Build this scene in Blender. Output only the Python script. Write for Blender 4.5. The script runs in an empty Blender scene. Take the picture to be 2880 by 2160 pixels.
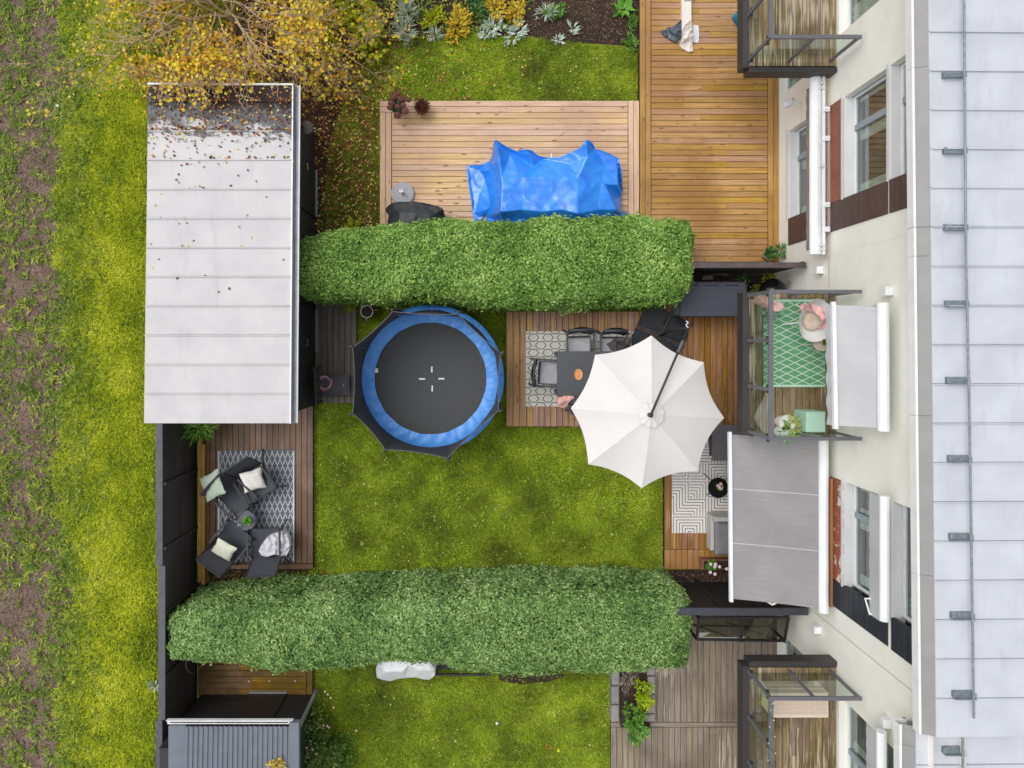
import bpy, math, random
import numpy as np
from mathutils import Vector, Matrix

sc = bpy.context.scene
col = sc.collection
R = random.Random(11)
G = np.random.default_rng(5)
PI = math.pi

# ---------------------------------------------------------------- camera
H, F, CX, CY = 15.3, 2000.0, 1355.0, 965.0        # drone height (m), focal length (px), nadir (px of the 2880x2160 picture)
cam = bpy.data.objects.new('camera', bpy.data.cameras.new('camera'))
col.objects.link(cam)
cam.location = (0, 0, H)
cam.data.sensor_width = 36.0
cam.data.lens = F / 2880 * 36.0
cam.data.shift_x = (1440 - CX) / 2880
cam.data.shift_y = -(1080 - CY) / 2880
cam.data.clip_end = 500
sc.camera = cam

# ---------------------------------------------------------------- sky, sun, exposure (bright overcast)
SUN_EL, SUN_AZ = math.radians(62), math.radians(300)
w = bpy.data.worlds.new('World'); sc.world = w; w.use_nodes = True
nt = w.node_tree; nt.nodes.clear()
sky = nt.nodes.new('ShaderNodeTexSky'); sky.sky_type = 'NISHITA'; sky.sun_disc = False
sky.sun_elevation = SUN_EL; sky.sun_rotation = SUN_AZ; sky.air_density = 1.0; sky.dust_density = 3.0
hs = nt.nodes.new('ShaderNodeHueSaturation'); hs.inputs['Saturation'].default_value = 0.22
bg = nt.nodes.new('ShaderNodeBackground'); bg.inputs['Strength'].default_value = 0.15
wo = nt.nodes.new('ShaderNodeOutputWorld')
nt.links.new(sky.outputs[0], hs.inputs['Color']); nt.links.new(hs.outputs[0], bg.inputs['Color']); nt.links.new(bg.outputs[0], wo.inputs['Surface'])
sl = bpy.data.lights.new('sun', 'SUN'); sl.energy = 0.75; sl.angle = math.radians(45); sl.color = (1, .97, .92)
so = bpy.data.objects.new('sun', sl); col.objects.link(so)
sd = Vector((math.cos(SUN_EL) * math.sin(SUN_AZ), math.cos(SUN_EL) * math.cos(SUN_AZ), math.sin(SUN_EL)))
so.rotation_euler = (-sd).to_track_quat('-Z', 'Y').to_euler(); so.location = (-6, 5, 12)
sc.view_settings.view_transform = 'Standard'; sc.view_settings.look = 'None'
sc.view_settings.gamma = 1.0; sc.view_settings.use_curve_mapping = False
sc.view_settings.exposure = 0.33

# ---------------------------------------------------------------- helpers
def P(px, py, z=0.0):                       # point of height z that the survey photo shows at (px, py)
    return Vector(((px - CX) / F * (H - z), (CY - py) / F * (H - z), z))
def lin(c):
    return tuple(((v / 255) / 12.92 if v <= 10.3 else (((v / 255) + .055) / 1.055) ** 2.4) for v in c)
def tag(o, label=None, cat=None, group=None, kind=None):
    if label: o['label'] = label
    if cat: o['category'] = cat
    if group: o['group'] = group
    if kind: o['kind'] = kind
    return o
def thing(name, label, cat, loc=(0, 0, 0), rz=0.0, group=None):
    o = bpy.data.objects.new(name, None); col.objects.link(o)
    o.empty_display_size = .1
    o.location = loc; o.rotation_euler = (0, 0, rz)
    return tag(o, label, cat, group)
def link(name, me, parent=None, loc=None, rz=None):
    o = bpy.data.objects.new(name, me); col.objects.link(o)
    if parent: o.parent = parent
    if loc is not None: o.location = loc
    if rz is not None: o.rotation_euler = (0, 0, rz)
    return o
def copy_tree(o, parent=None):
    c = o.copy(); col.objects.link(c); c.parent = parent
    for ch in o.children: copy_tree(ch, c)
    return c

class MB:
    def __init__(s): s.v = []; s.f = []; s.smooth = False
    def add(s, vs, fs):
        b = len(s.v); s.v += [tuple(v) for v in vs]; s.f += [tuple(b + i for i in f) for f in fs]; return s
    def box(s, x0, x1, y0, y1, z0, z1, M=None):
        vs = [Vector(p) for p in ((x0,y0,z0),(x1,y0,z0),(x1,y1,z0),(x0,y1,z0),(x0,y0,z1),(x1,y0,z1),(x1,y1,z1),(x0,y1,z1))]
        if M is not None: vs = [M @ p for p in vs]
        return s.add(vs, [(3,2,1,0),(4,5,6,7),(0,1,5,4),(1,2,6,5),(2,3,7,6),(3,0,4,7)])
    def bbox(s, x0, x1, y0, y1, z0, z1, b=.01, M=None):     # box with bevelled top
        if M is None: M = Matrix()
        r = [[(x0,y0),(x1,y0),(x1,y1),(x0,y1)], [(x0+b,y0+b),(x1-b,y0+b),(x1-b,y1-b),(x0+b,y1-b)]]
        vs = [M @ Vector((x,y,z)) for ring, z in ((r[0],z0),(r[0],z1-b),(r[1],z1)) for x, y in ring]
        fs = [(3,2,1,0),(8,9,10,11)]
        for k in (0,4):
            for i in range(4): fs.append((k+i, k+(i+1)%4, k+4+(i+1)%4, k+4+i))
        return s.add(vs, fs)
    def beam(s, a, b, w, h, up=(0,0,1)):                    # rectangular bar from a to b
        a, b = Vector(a), Vector(b); d = (b - a); L = d.length; d.normalize()
        u = Vector(up); sx = d.cross(u)
        if sx.length < 1e-4: sx = d.cross(Vector((0,1,0)))
        sx.normalize(); u = sx.cross(d)
        M = Matrix((( d.x,sx.x,u.x,a.x),(d.y,sx.y,u.y,a.y),(d.z,sx.z,u.z,a.z),(0,0,0,1)))
        return s.box(0, L, -w/2, w/2, -h/2, h/2, M)
    def tube(s, pts, r, n=6, cap=True):
        pts = [Vector(p) for p in pts]; m = len(pts)
        rs = r if isinstance(r, (list, tuple)) else [r] * m
        vs = []; prev = None
        for i, p in enumerate(pts):
            t = (pts[min(i+1,m-1)] - pts[max(i-1,0)]).normalized()
            if prev is None:
                a = Vector((0,0,1)) if abs(t.z) < .9 else Vector((1,0,0)); x = t.cross(a).normalized()
            else:
                x = (prev - t * prev.dot(t)); x = x.normalized() if x.length > 1e-6 else t.orthogonal().normalized()
            prev = x; y = t.cross(x)
            for k in range(n):
                a = 2*PI*k/n; vs.append(p + (x*math.cos(a) + y*math.sin(a)) * rs[i])
        fs = [(i*n+k, i*n+(k+1)%n, (i+1)*n+(k+1)%n, (i+1)*n+k) for i in range(m-1) for k in range(n)]
        if cap: fs += [tuple(range(n-1,-1,-1)), tuple((m-1)*n+k for k in range(n))]
        return s.add(vs, fs)
    def lathe(s, prof, c=(0,0,0), n=24, cap0=True, cap1=True, sx=1, sy=1):
        vs = [(c[0]+r*math.cos(2*PI*k/n)*sx, c[1]+r*math.sin(2*PI*k/n)*sy, c[2]+z) for r, z in prof for k in range(n)]
        m = len(prof)
        fs = [(i*n+k, i*n+(k+1)%n, (i+1)*n+(k+1)%n, (i+1)*n+k) for i in range(m-1) for k in range(n)]
        if cap0: fs.append(tuple(range(n-1,-1,-1)))
        if cap1: fs.append(tuple((m-1)*n+k for k in range(n)))
        return s.add(vs, fs)
    def prism(s, poly, z0, z1):
        n = len(poly)
        area = sum(poly[i][0]*poly[(i+1)%n][1]-poly[(i+1)%n][0]*poly[i][1] for i in range(n))
        if area < 0: poly = poly[::-1]
        vs = [(p[0],p[1],z0) for p in poly] + [(p[0],p[1],z1) for p in poly]
        return s.add(vs, [tuple(range(n-1,-1,-1)), tuple(range(n,2*n))] + [(i,(i+1)%n,n+(i+1)%n,n+i) for i in range(n)])
    def grid(s, nu, nv, fn, closed_u=False):
        vs = [fn(i/(nu if closed_u else nu-1), j/(nv-1)) for j in range(nv) for i in range(nu)]
        fs = []
        for j in range(nv-1):
            for i in range(nu if closed_u else nu-1):
                a = j*nu+i; b = j*nu+(i+1)%nu; fs.append((a,b,b+nu,a+nu))
        return s.add(vs, fs)
    def ribbon(s, pts, w, z, closed=False):
        n = len(pts)
        for i in range(n if closed else n-1):
            a = Vector(pts[i]).to_2d(); b = Vector(pts[(i+1)%n]).to_2d(); d = b-a
            if d.length < 1e-6: continue
            d.normalize(); q = Vector((-d.y, d.x))*w/2; e = d*w*.35
            s.add([(*(a-e-q),z),(*(b+e-q),z),(*(b+e+q),z),(*(a-e+q),z)], [(0,1,2,3)])
        return s
    def mesh(s, name, m=None, smooth=None):
        me = bpy.data.meshes.new(name); me.from_pydata(s.v, [], s.f); me.update()
        if m: me.materials.append(m)
        if smooth or (smooth is None and s.smooth): me.polygons.foreach_set('use_smooth', [True]*len(me.polygons))
        return me
    def build(s, name, m=None, parent=None, loc=None, rz=None, smooth=None):
        return link(name, s.mesh(name, m, smooth), parent, loc, rz)

def np_mesh(name, V, T, m, attrs=None, smooth=False):
    me = bpy.data.meshes.new(name)
    V = np.ascontiguousarray(V, np.float32); T = np.ascontiguousarray(T, np.int32)
    k = T.shape[1]; nf = len(T)
    me.vertices.add(len(V)); me.vertices.foreach_set('co', V.ravel())
    me.loops.add(nf*k); me.loops.foreach_set('vertex_index', T.ravel())
    me.polygons.add(nf); me.polygons.foreach_set('loop_start', np.arange(0, nf*k, k, dtype=np.int32))
    try: me.polygons.foreach_set('loop_total', np.full(nf, k, np.int32))
    except Exception: pass
    me.update(calc_edges=True)
    for nm, a in (attrs or {}).items():
        at = me.attributes.new(nm, 'FLOAT', 'POINT'); at.data.foreach_set('value', np.ascontiguousarray(a, np.float32))
    me.materials.append(m)
    if smooth: me.polygons.foreach_set('use_smooth', np.ones(nf, bool))
    return me
def norm(a): return a / np.maximum(np.linalg.norm(a, axis=1, keepdims=True), 1e-9)
def leaf_mesh(name, p, d, n, L, W, m, rnd=None, fold=.25):
    """diamond leaves: base p, direction d, normal n, length L, width W"""
    N = len(p); d = norm(d); s = norm(np.cross(d, n)); nn = np.cross(s, d)
    L = np.broadcast_to(np.asarray(L, float), (N,))[:,None]; W = np.broadcast_to(np.asarray(W, float), (N,))[:,None]
    mid = p + d*L*.45
    V = np.stack([p, mid + s*W*.5 + nn*W*fold, p + d*L, mid - s*W*.5 + nn*W*fold], 1).reshape(-1,3)
    b = np.arange(N)[:,None]*4
    T = np.concatenate([b+np.array([[0,2,1]]), b+np.array([[0,3,2]])], 1).reshape(-1,3)
    if rnd is None: rnd = G.random(N)
    return np_mesh(name, V, T, m, {'rnd': np.repeat(rnd, 4)})
def rdir(N, zlo, zhi):
    a = G.random(N)*2*PI; e = np.radians(zlo + (zhi-zlo)*G.random(N))
    return np.stack([np.cos(a)*np.cos(e), np.sin(a)*np.cos(e), np.sin(e)], 1)
def vnoise(x, y, f, seed=0):
    r = np.random.default_rng(seed); out = 0
    for k in range(5):
        a = r.random()*2*PI; ff = f*(.6+r.random()*1.1); ph = r.random()*6.28
        out = out + np.sin((x*np.cos(a)+y*np.sin(a))*ff + ph + 1.3*np.sin((x*np.sin(a)-y*np.cos(a))*ff*.7+ph*2))
    return out/5

# ---------------------------------------------------------------- materials
def _new(name):
    m = bpy.data.materials.new(name); m.use_nodes = True; t = m.node_tree; t.nodes.clear()
    out = t.nodes.new('ShaderNodeOutputMaterial'); b = t.nodes.new('ShaderNodeBsdfPrincipled'); t.links.new(b.outputs[0], out.inputs[0])
    return m, t, b, out
def nd(t, kind, inp=None, **props):
    n = t.nodes.new(kind)
    for k, v in props.items(): setattr(n, k, v)
    for k, v in (inp or {}).items():
        s = n.inputs[k]
        if isinstance(v, bpy.types.NodeSocket): t.links.new(v, s)
        else: s.default_value = v
    return n
def math_(t, op, a, b=0.0, c=None, clamp=False):
    n = t.nodes.new('ShaderNodeMath'); n.operation = op; n.use_clamp = clamp
    for i, v in enumerate((a, b) if c is None else (a, b, c)):
        if isinstance(v, bpy.types.NodeSocket): t.links.new(v, n.inputs[i])
        else: n.inputs[i].default_value = v
    return n.outputs[0]
def mixc(t, f, a, b, mode='MIX'):
    n = t.nodes.new('ShaderNodeMix'); n.data_type = 'RGBA'; n.blend_type = mode; n.clamp_factor = True
    for s, v in ((n.inputs[0], f), (n.inputs[6], a), (n.inputs[7], b)):
        if isinstance(v, bpy.types.NodeSocket): t.links.new(v, s)
        else: s.default_value = v if not isinstance(v, tuple) or len(v) == 4 else (*v, 1)
    return n.outputs[2]
def ramp(t, f, stops, interp='LINEAR'):
    n = t.nodes.new('ShaderNodeValToRGB'); n.color_ramp.interpolation = interp
    e = n.color_ramp.elements
    while len(e) < len(stops): e.new(.5)
    for el, (p, c) in zip(e, stops):
        el.position = p; el.color = (*c, 1) if len(c) == 3 else c
    t.links.new(f, n.inputs[0]); return n.outputs[0]
def pos(t): return nd(t, 'ShaderNodeNewGeometry').outputs['Position']
def noise(t, vec, scale, detail=3, rough=.55): return nd(t, 'ShaderNodeTexNoise', {'Vector': vec, 'Scale': scale, 'Detail': detail, 'Roughness': rough}).outputs[0]
def bump(t, b, h, strength, dist=.01):
    n = nd(t, 'ShaderNodeBump', {'Height': h, 'Strength': strength, 'Distance': dist}); t.links.new(n.outputs[0], b.inputs['Normal'])
def mapv(t, vec, scale=(1,1,1), loc=(0,0,0)):
    return nd(t, 'ShaderNodeMapping', {'Vector': vec, 'Scale': scale, 'Location': loc}).outputs[0]
_mc = {}
def M(name, c, rough=.6, var=.12, sc_=6.0, bmp=0.0, bs=60.0, c2=None, metal=0.0, objvar=0.0, spec=None, sheen=0.0, trans=0.0, coords='obj'):
    if name in _mc: return _mc[name]
    m, t, b, o = _new(name); c = lin(c); v = nd(t, 'ShaderNodeTexCoord').outputs['Object'] if coords == 'obj' else pos(t)
    c2 = lin(c2) if c2 else tuple(x*(1-var*2) for x in c)
    cc = ramp(t, noise(t, v, sc_, 4), [(.3, c2), (.65, c)])
    if objvar:
        r = nd(t, 'ShaderNodeObjectInfo').outputs['Random']
        k = math_(t, 'MULTIPLY_ADD', r, objvar*2, 1-objvar)
        cc = nd(t, 'ShaderNodeHueSaturation', {'Color': cc, 'Value': k}).outputs[0]
    t.links.new(cc, b.inputs['Base Color']); b.inputs['Roughness'].default_value = rough; b.inputs['Metallic'].default_value = metal
    if spec is not None: b.inputs['Specular IOR Level'].default_value = spec
    if sheen: b.inputs['Sheen Weight'].default_value = sheen
    if bmp: bump(t, b, noise(t, v, bs, 3), bmp)
    _mc[name] = m; return m
def wood(name, light, dark, rough=.6, knots=.7, ovar=.22, stain=None, stain_t=.55, worn=None, grain=1.0, stain_s=.7, worn_t=.57):
    m, t, b, o = _new(name); light, dark = lin(light), lin(dark)
    oc = nd(t, 'ShaderNodeTexCoord').outputs['Object']; rnd = nd(t, 'ShaderNodeObjectInfo').outputs['Random']
    off = nd(t, 'ShaderNodeCombineXYZ', {'X': math_(t,'MULTIPLY',rnd,71.0), 'Y': math_(t,'MULTIPLY',rnd,33.0), 'Z': math_(t,'MULTIPLY',rnd,19.0)}).outputs[0]
    v = nd(t, 'ShaderNodeVectorMath', {0: oc, 1: off}, operation='ADD').outputs[0]
    wob = noise(t, mapv(t, v, (1.5,4,4)), 1.0, 3)
    v2 = nd(t, 'ShaderNodeVectorMath', {0: v, 1: nd(t,'ShaderNodeCombineXYZ',{'Y':math_(t,'MULTIPLY',wob,.08)}).outputs[0]}, operation='ADD').outputs[0]
    g = noise(t, mapv(t, v2, (1.3,38*grain,38)), 1.0, 5, .6)
    c = ramp(t, g, [(.28, dark), (.68, light)])
    r2 = nd(t, 'ShaderNodeTexWhiteNoise', {'W': rnd}, noise_dimensions='1D').outputs['Value']
    r3 = nd(t, 'ShaderNodeTexWhiteNoise', {'W': math_(t,'ADD',rnd,3.7)}, noise_dimensions='1D').outputs['Value']
    c = nd(t, 'ShaderNodeHueSaturation', {'Color': c, 'Hue': math_(t,'MULTIPLY_ADD',r3,.03,.485), 'Saturation': math_(t,'MULTIPLY_ADD',r3,.35,.82), 'Value': math_(t,'MULTIPLY_ADD',r2,ovar*2,1-ovar)}).outputs[0]
    if knots:
        vo = nd(t, 'ShaderNodeTexVoronoi', {'Vector': mapv(t, v, (2.6,7.5,1)), 'Scale': 1.0, 'Randomness': 1.0}).outputs['Distance']
        k = ramp(t, math_(t,'ADD',vo,math_(t,'MULTIPLY',noise(t,mapv(t,v,(40,40,1)),1,2),.12)), [(.15,(1,1,1)),(.25,(0,0,0))])
        c = mixc(t, math_(t,'MULTIPLY',k,knots), c, tuple(x*.3 for x in dark))
    if stain:
        s = ramp(t, noise(t, pos(t), stain_s, 4, .6), [(stain_t-.08,(0,0,0)),(stain_t+.08,(1,1,1))])
        c = mixc(t, math_(t,'MULTIPLY',s,.75), c, mixc(t, g, lin(stain), tuple(x*.6 for x in lin(stain))))
    if worn:
        s = ramp(t, math_(t,'ADD',math_(t,'MULTIPLY',noise(t, mapv(t,v,(1.2,26,1)),1,4),.6),math_(t,'MULTIPLY',noise(t,pos(t),.9,2),.5)), [(worn_t,(0,0,0)),(worn_t+.06,(1,1,1))])
        c = mixc(t, math_(t,'MULTIPLY',s,.75), c, lin(worn))
    t.links.new(c, b.inputs['Base Color']); b.inputs['Roughness'].default_value = rough
    bump(t, b, g, .25, .004)
    return m
def leafmat(name, stops, rough=.55, patch=.35, ps=1.2, spec=.3, gain=1.45):
    m, t, b, o = _new(name)
    a = nd(t, 'ShaderNodeAttribute', attribute_name='rnd').outputs['Fac']
    nz = noise(t, pos(t), ps, 4, .6)
    f = math_(t, 'ADD', math_(t,'MULTIPLY',a,1-patch), math_(t,'MULTIPLY',math_(t,'MULTIPLY_ADD',nz,2.2,-.6,clamp=True),patch), clamp=True)
    c = ramp(t, f, [(p, tuple(min(.8, x*gain) for x in lin(cc))) for p, cc in stops])
    t.links.new(c, b.inputs['Base Color']); b.inputs['Roughness'].default_value = rough; b.inputs['Specular IOR Level'].default_value = spec
    tr = nd(t, 'ShaderNodeBsdfTranslucent', {'Color': c}); mx = nd(t, 'ShaderNodeMixShader', {0: .22})
    t.links.new(b.outputs[0], mx.inputs[1]); t.links.new(tr.outputs[0], mx.inputs[2]); t.links.new(mx.outputs[0], o.inputs[0])
    return m
def glass(name, tint=(232,240,236), refl=1.0, base=.06):
    m, t, b, o = _new(name); t.nodes.remove(b)
    tr = nd(t, 'ShaderNodeBsdfTransparent', {'Color': (*lin(tint),1)}); gl = nd(t, 'ShaderNodeBsdfGlossy', {'Color': (.9,.95,.95,1), 'Roughness': .02})
    gg = nd(t, 'ShaderNodeNewGeometry')
    ct = math_(t, 'ABSOLUTE', nd(t, 'ShaderNodeVectorMath', {0: gg.outputs['Normal'], 1: gg.outputs['Incoming']}, operation='DOT_PRODUCT').outputs['Value'])
    fr = math_(t, 'MULTIPLY_ADD', math_(t, 'POWER', math_(t, 'SUBTRACT', 1.0, ct), 5.0), .94, .05)
    f = math_(t, 'ADD', math_(t,'MULTIPLY',fr,refl), base, clamp=True)
    mx = nd(t, 'ShaderNodeMixShader', {0: f}); t.links.new(tr.outputs[0], mx.inputs[1]); t.links.new(gl.outputs[0], mx.inputs[2]); t.links.new(mx.outputs[0], o.inputs[0])
    return m
# ================================================================ the ground
def ground_mat():
    m, t, b, o = _new('lawn_soil'); p = pos(t)
    a = noise(t, p, .55, 5, .62); f = noise(t, p, 16, 4, .7)
    c = ramp(t, a, [(.32, lin((78,84,24))), (.5, lin((124,134,28))), (.66, lin((164,168,54)))])
    c = mixc(t, math_(t,'MULTIPLY',ramp(t, f, [(.35,(1,1,1)),(.6,(0,0,0))]), .55), c, lin((64,62,20)))
    t.links.new(c, b.inputs['Base Color']); b.inputs['Roughness'].default_value = .9; bump(t, b, f, .6, .03)
    return m
def soil_mat(name, a, bcol, s=7, fine=45):
    m, t, b, o = _new(name); p = pos(t)
    n1 = noise(t, p, s*.25, 5, .6); n2 = noise(t, p, fine, 4, .7)
    c = ramp(t, n1, [(.3, lin(bcol)), (.68, lin(a))])
    c = mixc(t, ramp(t, n2, [(.35,(.8,.8,.8)),(.62,(0,0,0))]), c, tuple(x*.45 for x in lin(bcol)))
    t.links.new(c, b.inputs['Base Color']); b.inputs['Roughness'].default_value = .95; bump(t, b, n2, .8, .03)
    return m
def sheet(name, pts, z, m):
    mb = MB(); n = len(pts); mb.add([(x,y,z) for x,y in pts], [tuple(range(n))])
    o = mb.build(name, m); o['kind'] = 'structure'
    if o.data.polygons[0].normal.z < 0: o.data.flip_normals()
    return o
def px_poly(pts, z=0): return [tuple(P(x,y,z).to_2d()) for x,y in pts]
def in_poly(x, y, poly):
    c = np.zeros(len(x), bool); n = len(poly); j = n-1
    for i in range(n):
        xi, yi = poly[i]; xj, yj = poly[j]
        k = ((yi > y) != (yj > y)) & (x < (xj-xi)*(y-yi)/((yj-yi) or 1e-9)+xi); c ^= k; j = i
    return c
def to_px(X, Y): return X*F/H+CX, CY-Y*F/H

sheet('ground', [(-120,-120),(120,-120),(120,120),(-120,120)], 0, ground_mat())
m_field = soil_mat('field_soil', (166,142,126), (118,96,84))
ys = list(range(-400, 2700, 60))
edge = [(190 + 22*math.sin(y*.0083) + 16*math.sin(y*.031+1), y) for y in ys]
sheet('field', px_poly(edge + [(-3000, 2700), (-3000, -400)]), .004, m_field)
m_bed = soil_mat('bed_soil', (82,60,50), (54,38,32), fine=60)
bed_poly = px_poly([(1000,-300),(1000,110),(1160,135),(1250,105),(1330,85),(1375,105),(1480,98),(1530,112),(1600,120),(1700,125),(1760,128),(1797,150),(1797,-300)])
sheet('flower_bed', bed_poly, .006, m_bed)
m_litter = soil_mat('litter_soil', (96,74,50), (52,40,28), fine=50)
litter_poly = px_poly([(300,-300),(430,180),(840,240),(885,700),(925,705),(912,560),(922,420),(960,300),(1000,220),(1000,130),(1000,-300)])
sheet('leaf_litter_ground', litter_poly, .005, m_litter)
sheet('bed_by_fence', px_poly([(1868,1602),(2200,1602),(2200,1660),(1868,1660)]), .006, m_bed)
sheet('bed_by_screen', px_poly([(1850,740),(2195,740),(2195,800),(1850,800)]), .006, m_bed)
sheet('bed_by_terrace', px_poly([(560,1598),(900,1598),(1000,1640),(1000,1760),(560,1760)]), .006, m_bed)
sheet('soil_patch', px_poly([(1400,1880),(1450,1885),(1560,1880),(1590,1900),(1540,1918),(1470,1925),(1405,1915)]), .006, m_bed)

# ---- grass blades, weeds, fallen leaves (nobody could count them)
m_lawn = leafmat('lawn_grass', [(0,(58,62,14)),(.25,(78,94,14)),(.5,(110,132,22)),(.72,(142,162,36)),(.9,(178,186,66)),(1,(216,212,128))], patch=.5, ps=1.1, gain=1.68)
m_strip = leafmat('long_grass', [(0,(50,66,10)),(.22,(90,110,14)),(.48,(142,156,24)),(.72,(186,186,50)),(.9,(222,214,100)),(1,(240,232,160))], patch=.45, ps=.9, gain=1.55)
m_weed = leafmat('weeds', [(0,(52,70,22)),(.35,(92,114,38)),(.65,(126,144,52)),(.85,(166,168,70)),(1,(214,190,90))], patch=.15, ps=1.5, gain=1.5)
LAWNS = [  # pixel outline at ground level, blades per square metre
    ([(880,1130),(1010,1130),(1010,1130),(1424,1130),(1424,1205),(1880,1205),(1880,1640),(560,1660),(880,1600)], 2600),
    ([(1000,860),(1430,860),(1430,1205),(1000,1205)], 2600),
    ([(1060,90),(1250,108),(1360,95),(1480,105),(1600,118),(1797,140),(1797,290),(1060,290)], 2600),
    ([(1020,110),(1070,110),(1070,650),(895,650),(930,420)], 1700),
    ([(860,1840),(1720,1840),(1720,2240),(840,2240)], 2400),
    ([(1420,840),(1870,840),(1870,885),(1420,885)], 1500)]
def scatter_px(outline, dens):
    poly = px_poly(outline); xs = [p[0] for p in poly]; ys = [p[1] for p in poly]
    n = int((max(xs)-min(xs))*(max(ys)-min(ys))*dens)
    x = min(xs)+G.random(n)*(max(xs)-min(xs)); y = min(ys)+G.random(n)*(max(ys)-min(ys))
    k = in_poly(x, y, poly); return x[k], y[k]
pts = [scatter_px(o, d) for o, d in LAWNS]
x = np.concatenate([p[0] for p in pts]); y = np.concatenate([p[1] for p in pts])
bedm = in_poly(x, y, px_poly([(1400,1880),(1450,1885),(1560,1880),(1590,1900),(1540,1918),(1470,1925),(1405,1915)])) & (G.random(len(x)) < .85)
x, y = x[~bedm], y[~bedm]; N = len(x)
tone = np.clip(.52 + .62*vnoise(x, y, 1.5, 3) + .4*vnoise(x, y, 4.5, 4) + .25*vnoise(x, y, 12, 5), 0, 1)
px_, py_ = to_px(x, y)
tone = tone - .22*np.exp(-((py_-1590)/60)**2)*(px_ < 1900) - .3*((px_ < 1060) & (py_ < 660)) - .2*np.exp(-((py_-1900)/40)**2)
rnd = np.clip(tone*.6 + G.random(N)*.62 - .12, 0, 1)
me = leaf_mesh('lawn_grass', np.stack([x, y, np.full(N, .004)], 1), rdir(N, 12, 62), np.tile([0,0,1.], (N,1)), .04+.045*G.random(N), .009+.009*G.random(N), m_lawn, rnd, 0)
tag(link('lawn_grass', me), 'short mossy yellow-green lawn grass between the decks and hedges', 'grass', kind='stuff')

x, y = scatter_px([(150,-120),(1000,-120),(420,240),(440,2240),(150,2240)], 3000)
px_, py_ = to_px(x, y)
k = (px_ > 175+18*np.sin(py_*.0083)+45*vnoise(x, y, 2.5, 41)+30*vnoise(x, y, 8, 42)+25*G.random(len(x))) & (px_ < 470 + 200*np.clip((240-py_)/200, 0, 1))
x, y, px_, py_ = x[k], y[k], px_[k], py_[k]; N = len(x)
tone = np.clip(.5 + .35*vnoise(x, y, 1.3, 8) + .3*vnoise(x, y, 4, 9), 0, 1) + .16*np.exp(-((px_-265-20*np.sin(py_*.004))/45)**2) - .3*np.clip((px_-370)/50, 0, 1)
rnd = np.clip(tone*.55 + G.random(N)*.8 - .2, 0, 1)
me = leaf_mesh('meadow_grass', np.stack([x, y, np.full(N, .004)], 1), rdir(N, 8, 55), np.tile([0,0,1.], (N,1)), .06+.07*G.random(N), .013+.012*G.random(N), m_strip, rnd, 0)
tag(link('meadow_grass', me), 'longer yellow-green grass strip between the bare field and the black fence', 'grass', kind='stuff')

x, y = scatter_px([(880,1140),(1424,1140),(1424,1205),(1870,1205),(1870,1610),(880,1610)], 22); x2, y2 = scatter_px([(1070,110),(1790,140),(1790,280),(1070,280)], 22); x3, y3 = scatter_px([(1000,1910),(1715,1910),(1715,2200),(1000,2200)], 18)
x = np.repeat(np.concatenate([x,x2,x3]), 4); y = np.repeat(np.concatenate([y,y2,y3]), 4); N = len(x); x = x+G.normal(0,.03,N); y = y+G.normal(0,.03,N)
me = leaf_mesh('lawn_weeds', np.stack([x,y,np.full(N,.02)],1), rdir(N,2,40), np.tile([0,0,1.],(N,1)), .025+.04*G.random(N), .014+.016*G.random(N), leafmat('clover',[(0,(90,64,40)),(.25,(70,110,36)),(.6,(120,160,60)),(.9,(190,196,90)),(1,(226,222,190))],patch=.1), None, .1)
tag(link('lawn_weeds', me), 'clover leaves, moss tufts and small debris dotted over the lawns', 'weeds', kind='stuff')
x, y = scatter_px([(-60,-120),(215,-120),(215,2240),(-60,2240)], 700); x2, y2 = scatter_px([(1480,-120),(1797,-120),(1797,130),(1480,100)], 900); x3, y3 = scatter_px([(1868,1604),(2060,1604),(2060,1655),(1868,1655)], 900)
x = np.concatenate([x,x2,x3]); y = np.concatenate([y,y2,y3]); N = len(x)
me = leaf_mesh('soil_debris', np.stack([x,y,np.full(N,.012)],1), rdir(N,0,18), np.tile([0,0,1.],(N,1)), .02+.06*G.random(N)**2, .008+.012*G.random(N), leafmat('soil_crumb',[(0,(52,40,34)),(.45,(96,76,62)),(.75,(140,118,96)),(1,(190,170,136))],patch=.15,ps=2,gain=1.0), None, .3)
tag(link('soil_debris', me), 'clods, straw and dry stalks scattered on the bare soil', 'debris', kind='stuff')

# weeds of the field: rosettes of narrow leaves, sparse on the wheel lanes
x, y = scatter_px([(-60,-120),(330,-120),(330,2240),(-60,2240)], 330)
px_, py_ = to_px(x, y)
lane = np.exp(-((px_ - (95 + 45*np.sin(py_*.0021+2.2) + 12*np.sin(py_*.013)))/34)**2)
lane2 = np.exp(-((px_ - 10 - 25*np.sin(py_*.004))/30)**2)*.7
dens = np.clip(.38 + .3*vnoise(x, y, 2.6, 21) + .35*vnoise(x, y, 8, 22) - .2*lane - .1*lane2 + .45*np.exp(-((px_-200)/40)**2), .02, 1)*np.clip((325-px_)/110, 0, 1)
k = G.random(len(x)) < dens; cx, cy = x[k], y[k]; NC = len(cx); size = .045+.1*G.random(NC)**1.8; hue = G.random(NC)
per = 9; ci = np.repeat(np.arange(NC), per); N = len(ci)
d = rdir(N, 5, 50); q = np.stack([cx[ci], cy[ci], np.full(N,.006)], 1) + np.stack([G.normal(0,.02,N), G.normal(0,.02,N), G.random(N)*.03], 1)
me = leaf_mesh('field_weeds', q, d, np.tile([0,0,1.], (N,1)), size[ci]*(.6+.7*G.random(N)), .012+.02*G.random(N)*size[ci]/.1, m_weed, np.clip(hue[ci]*.65+G.random(N)*.4-.03, 0, 1), .1)
tag(link('field_weeds', me), 'rosettes of green weeds growing on the brown field', 'weeds', kind='stuff')

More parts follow.
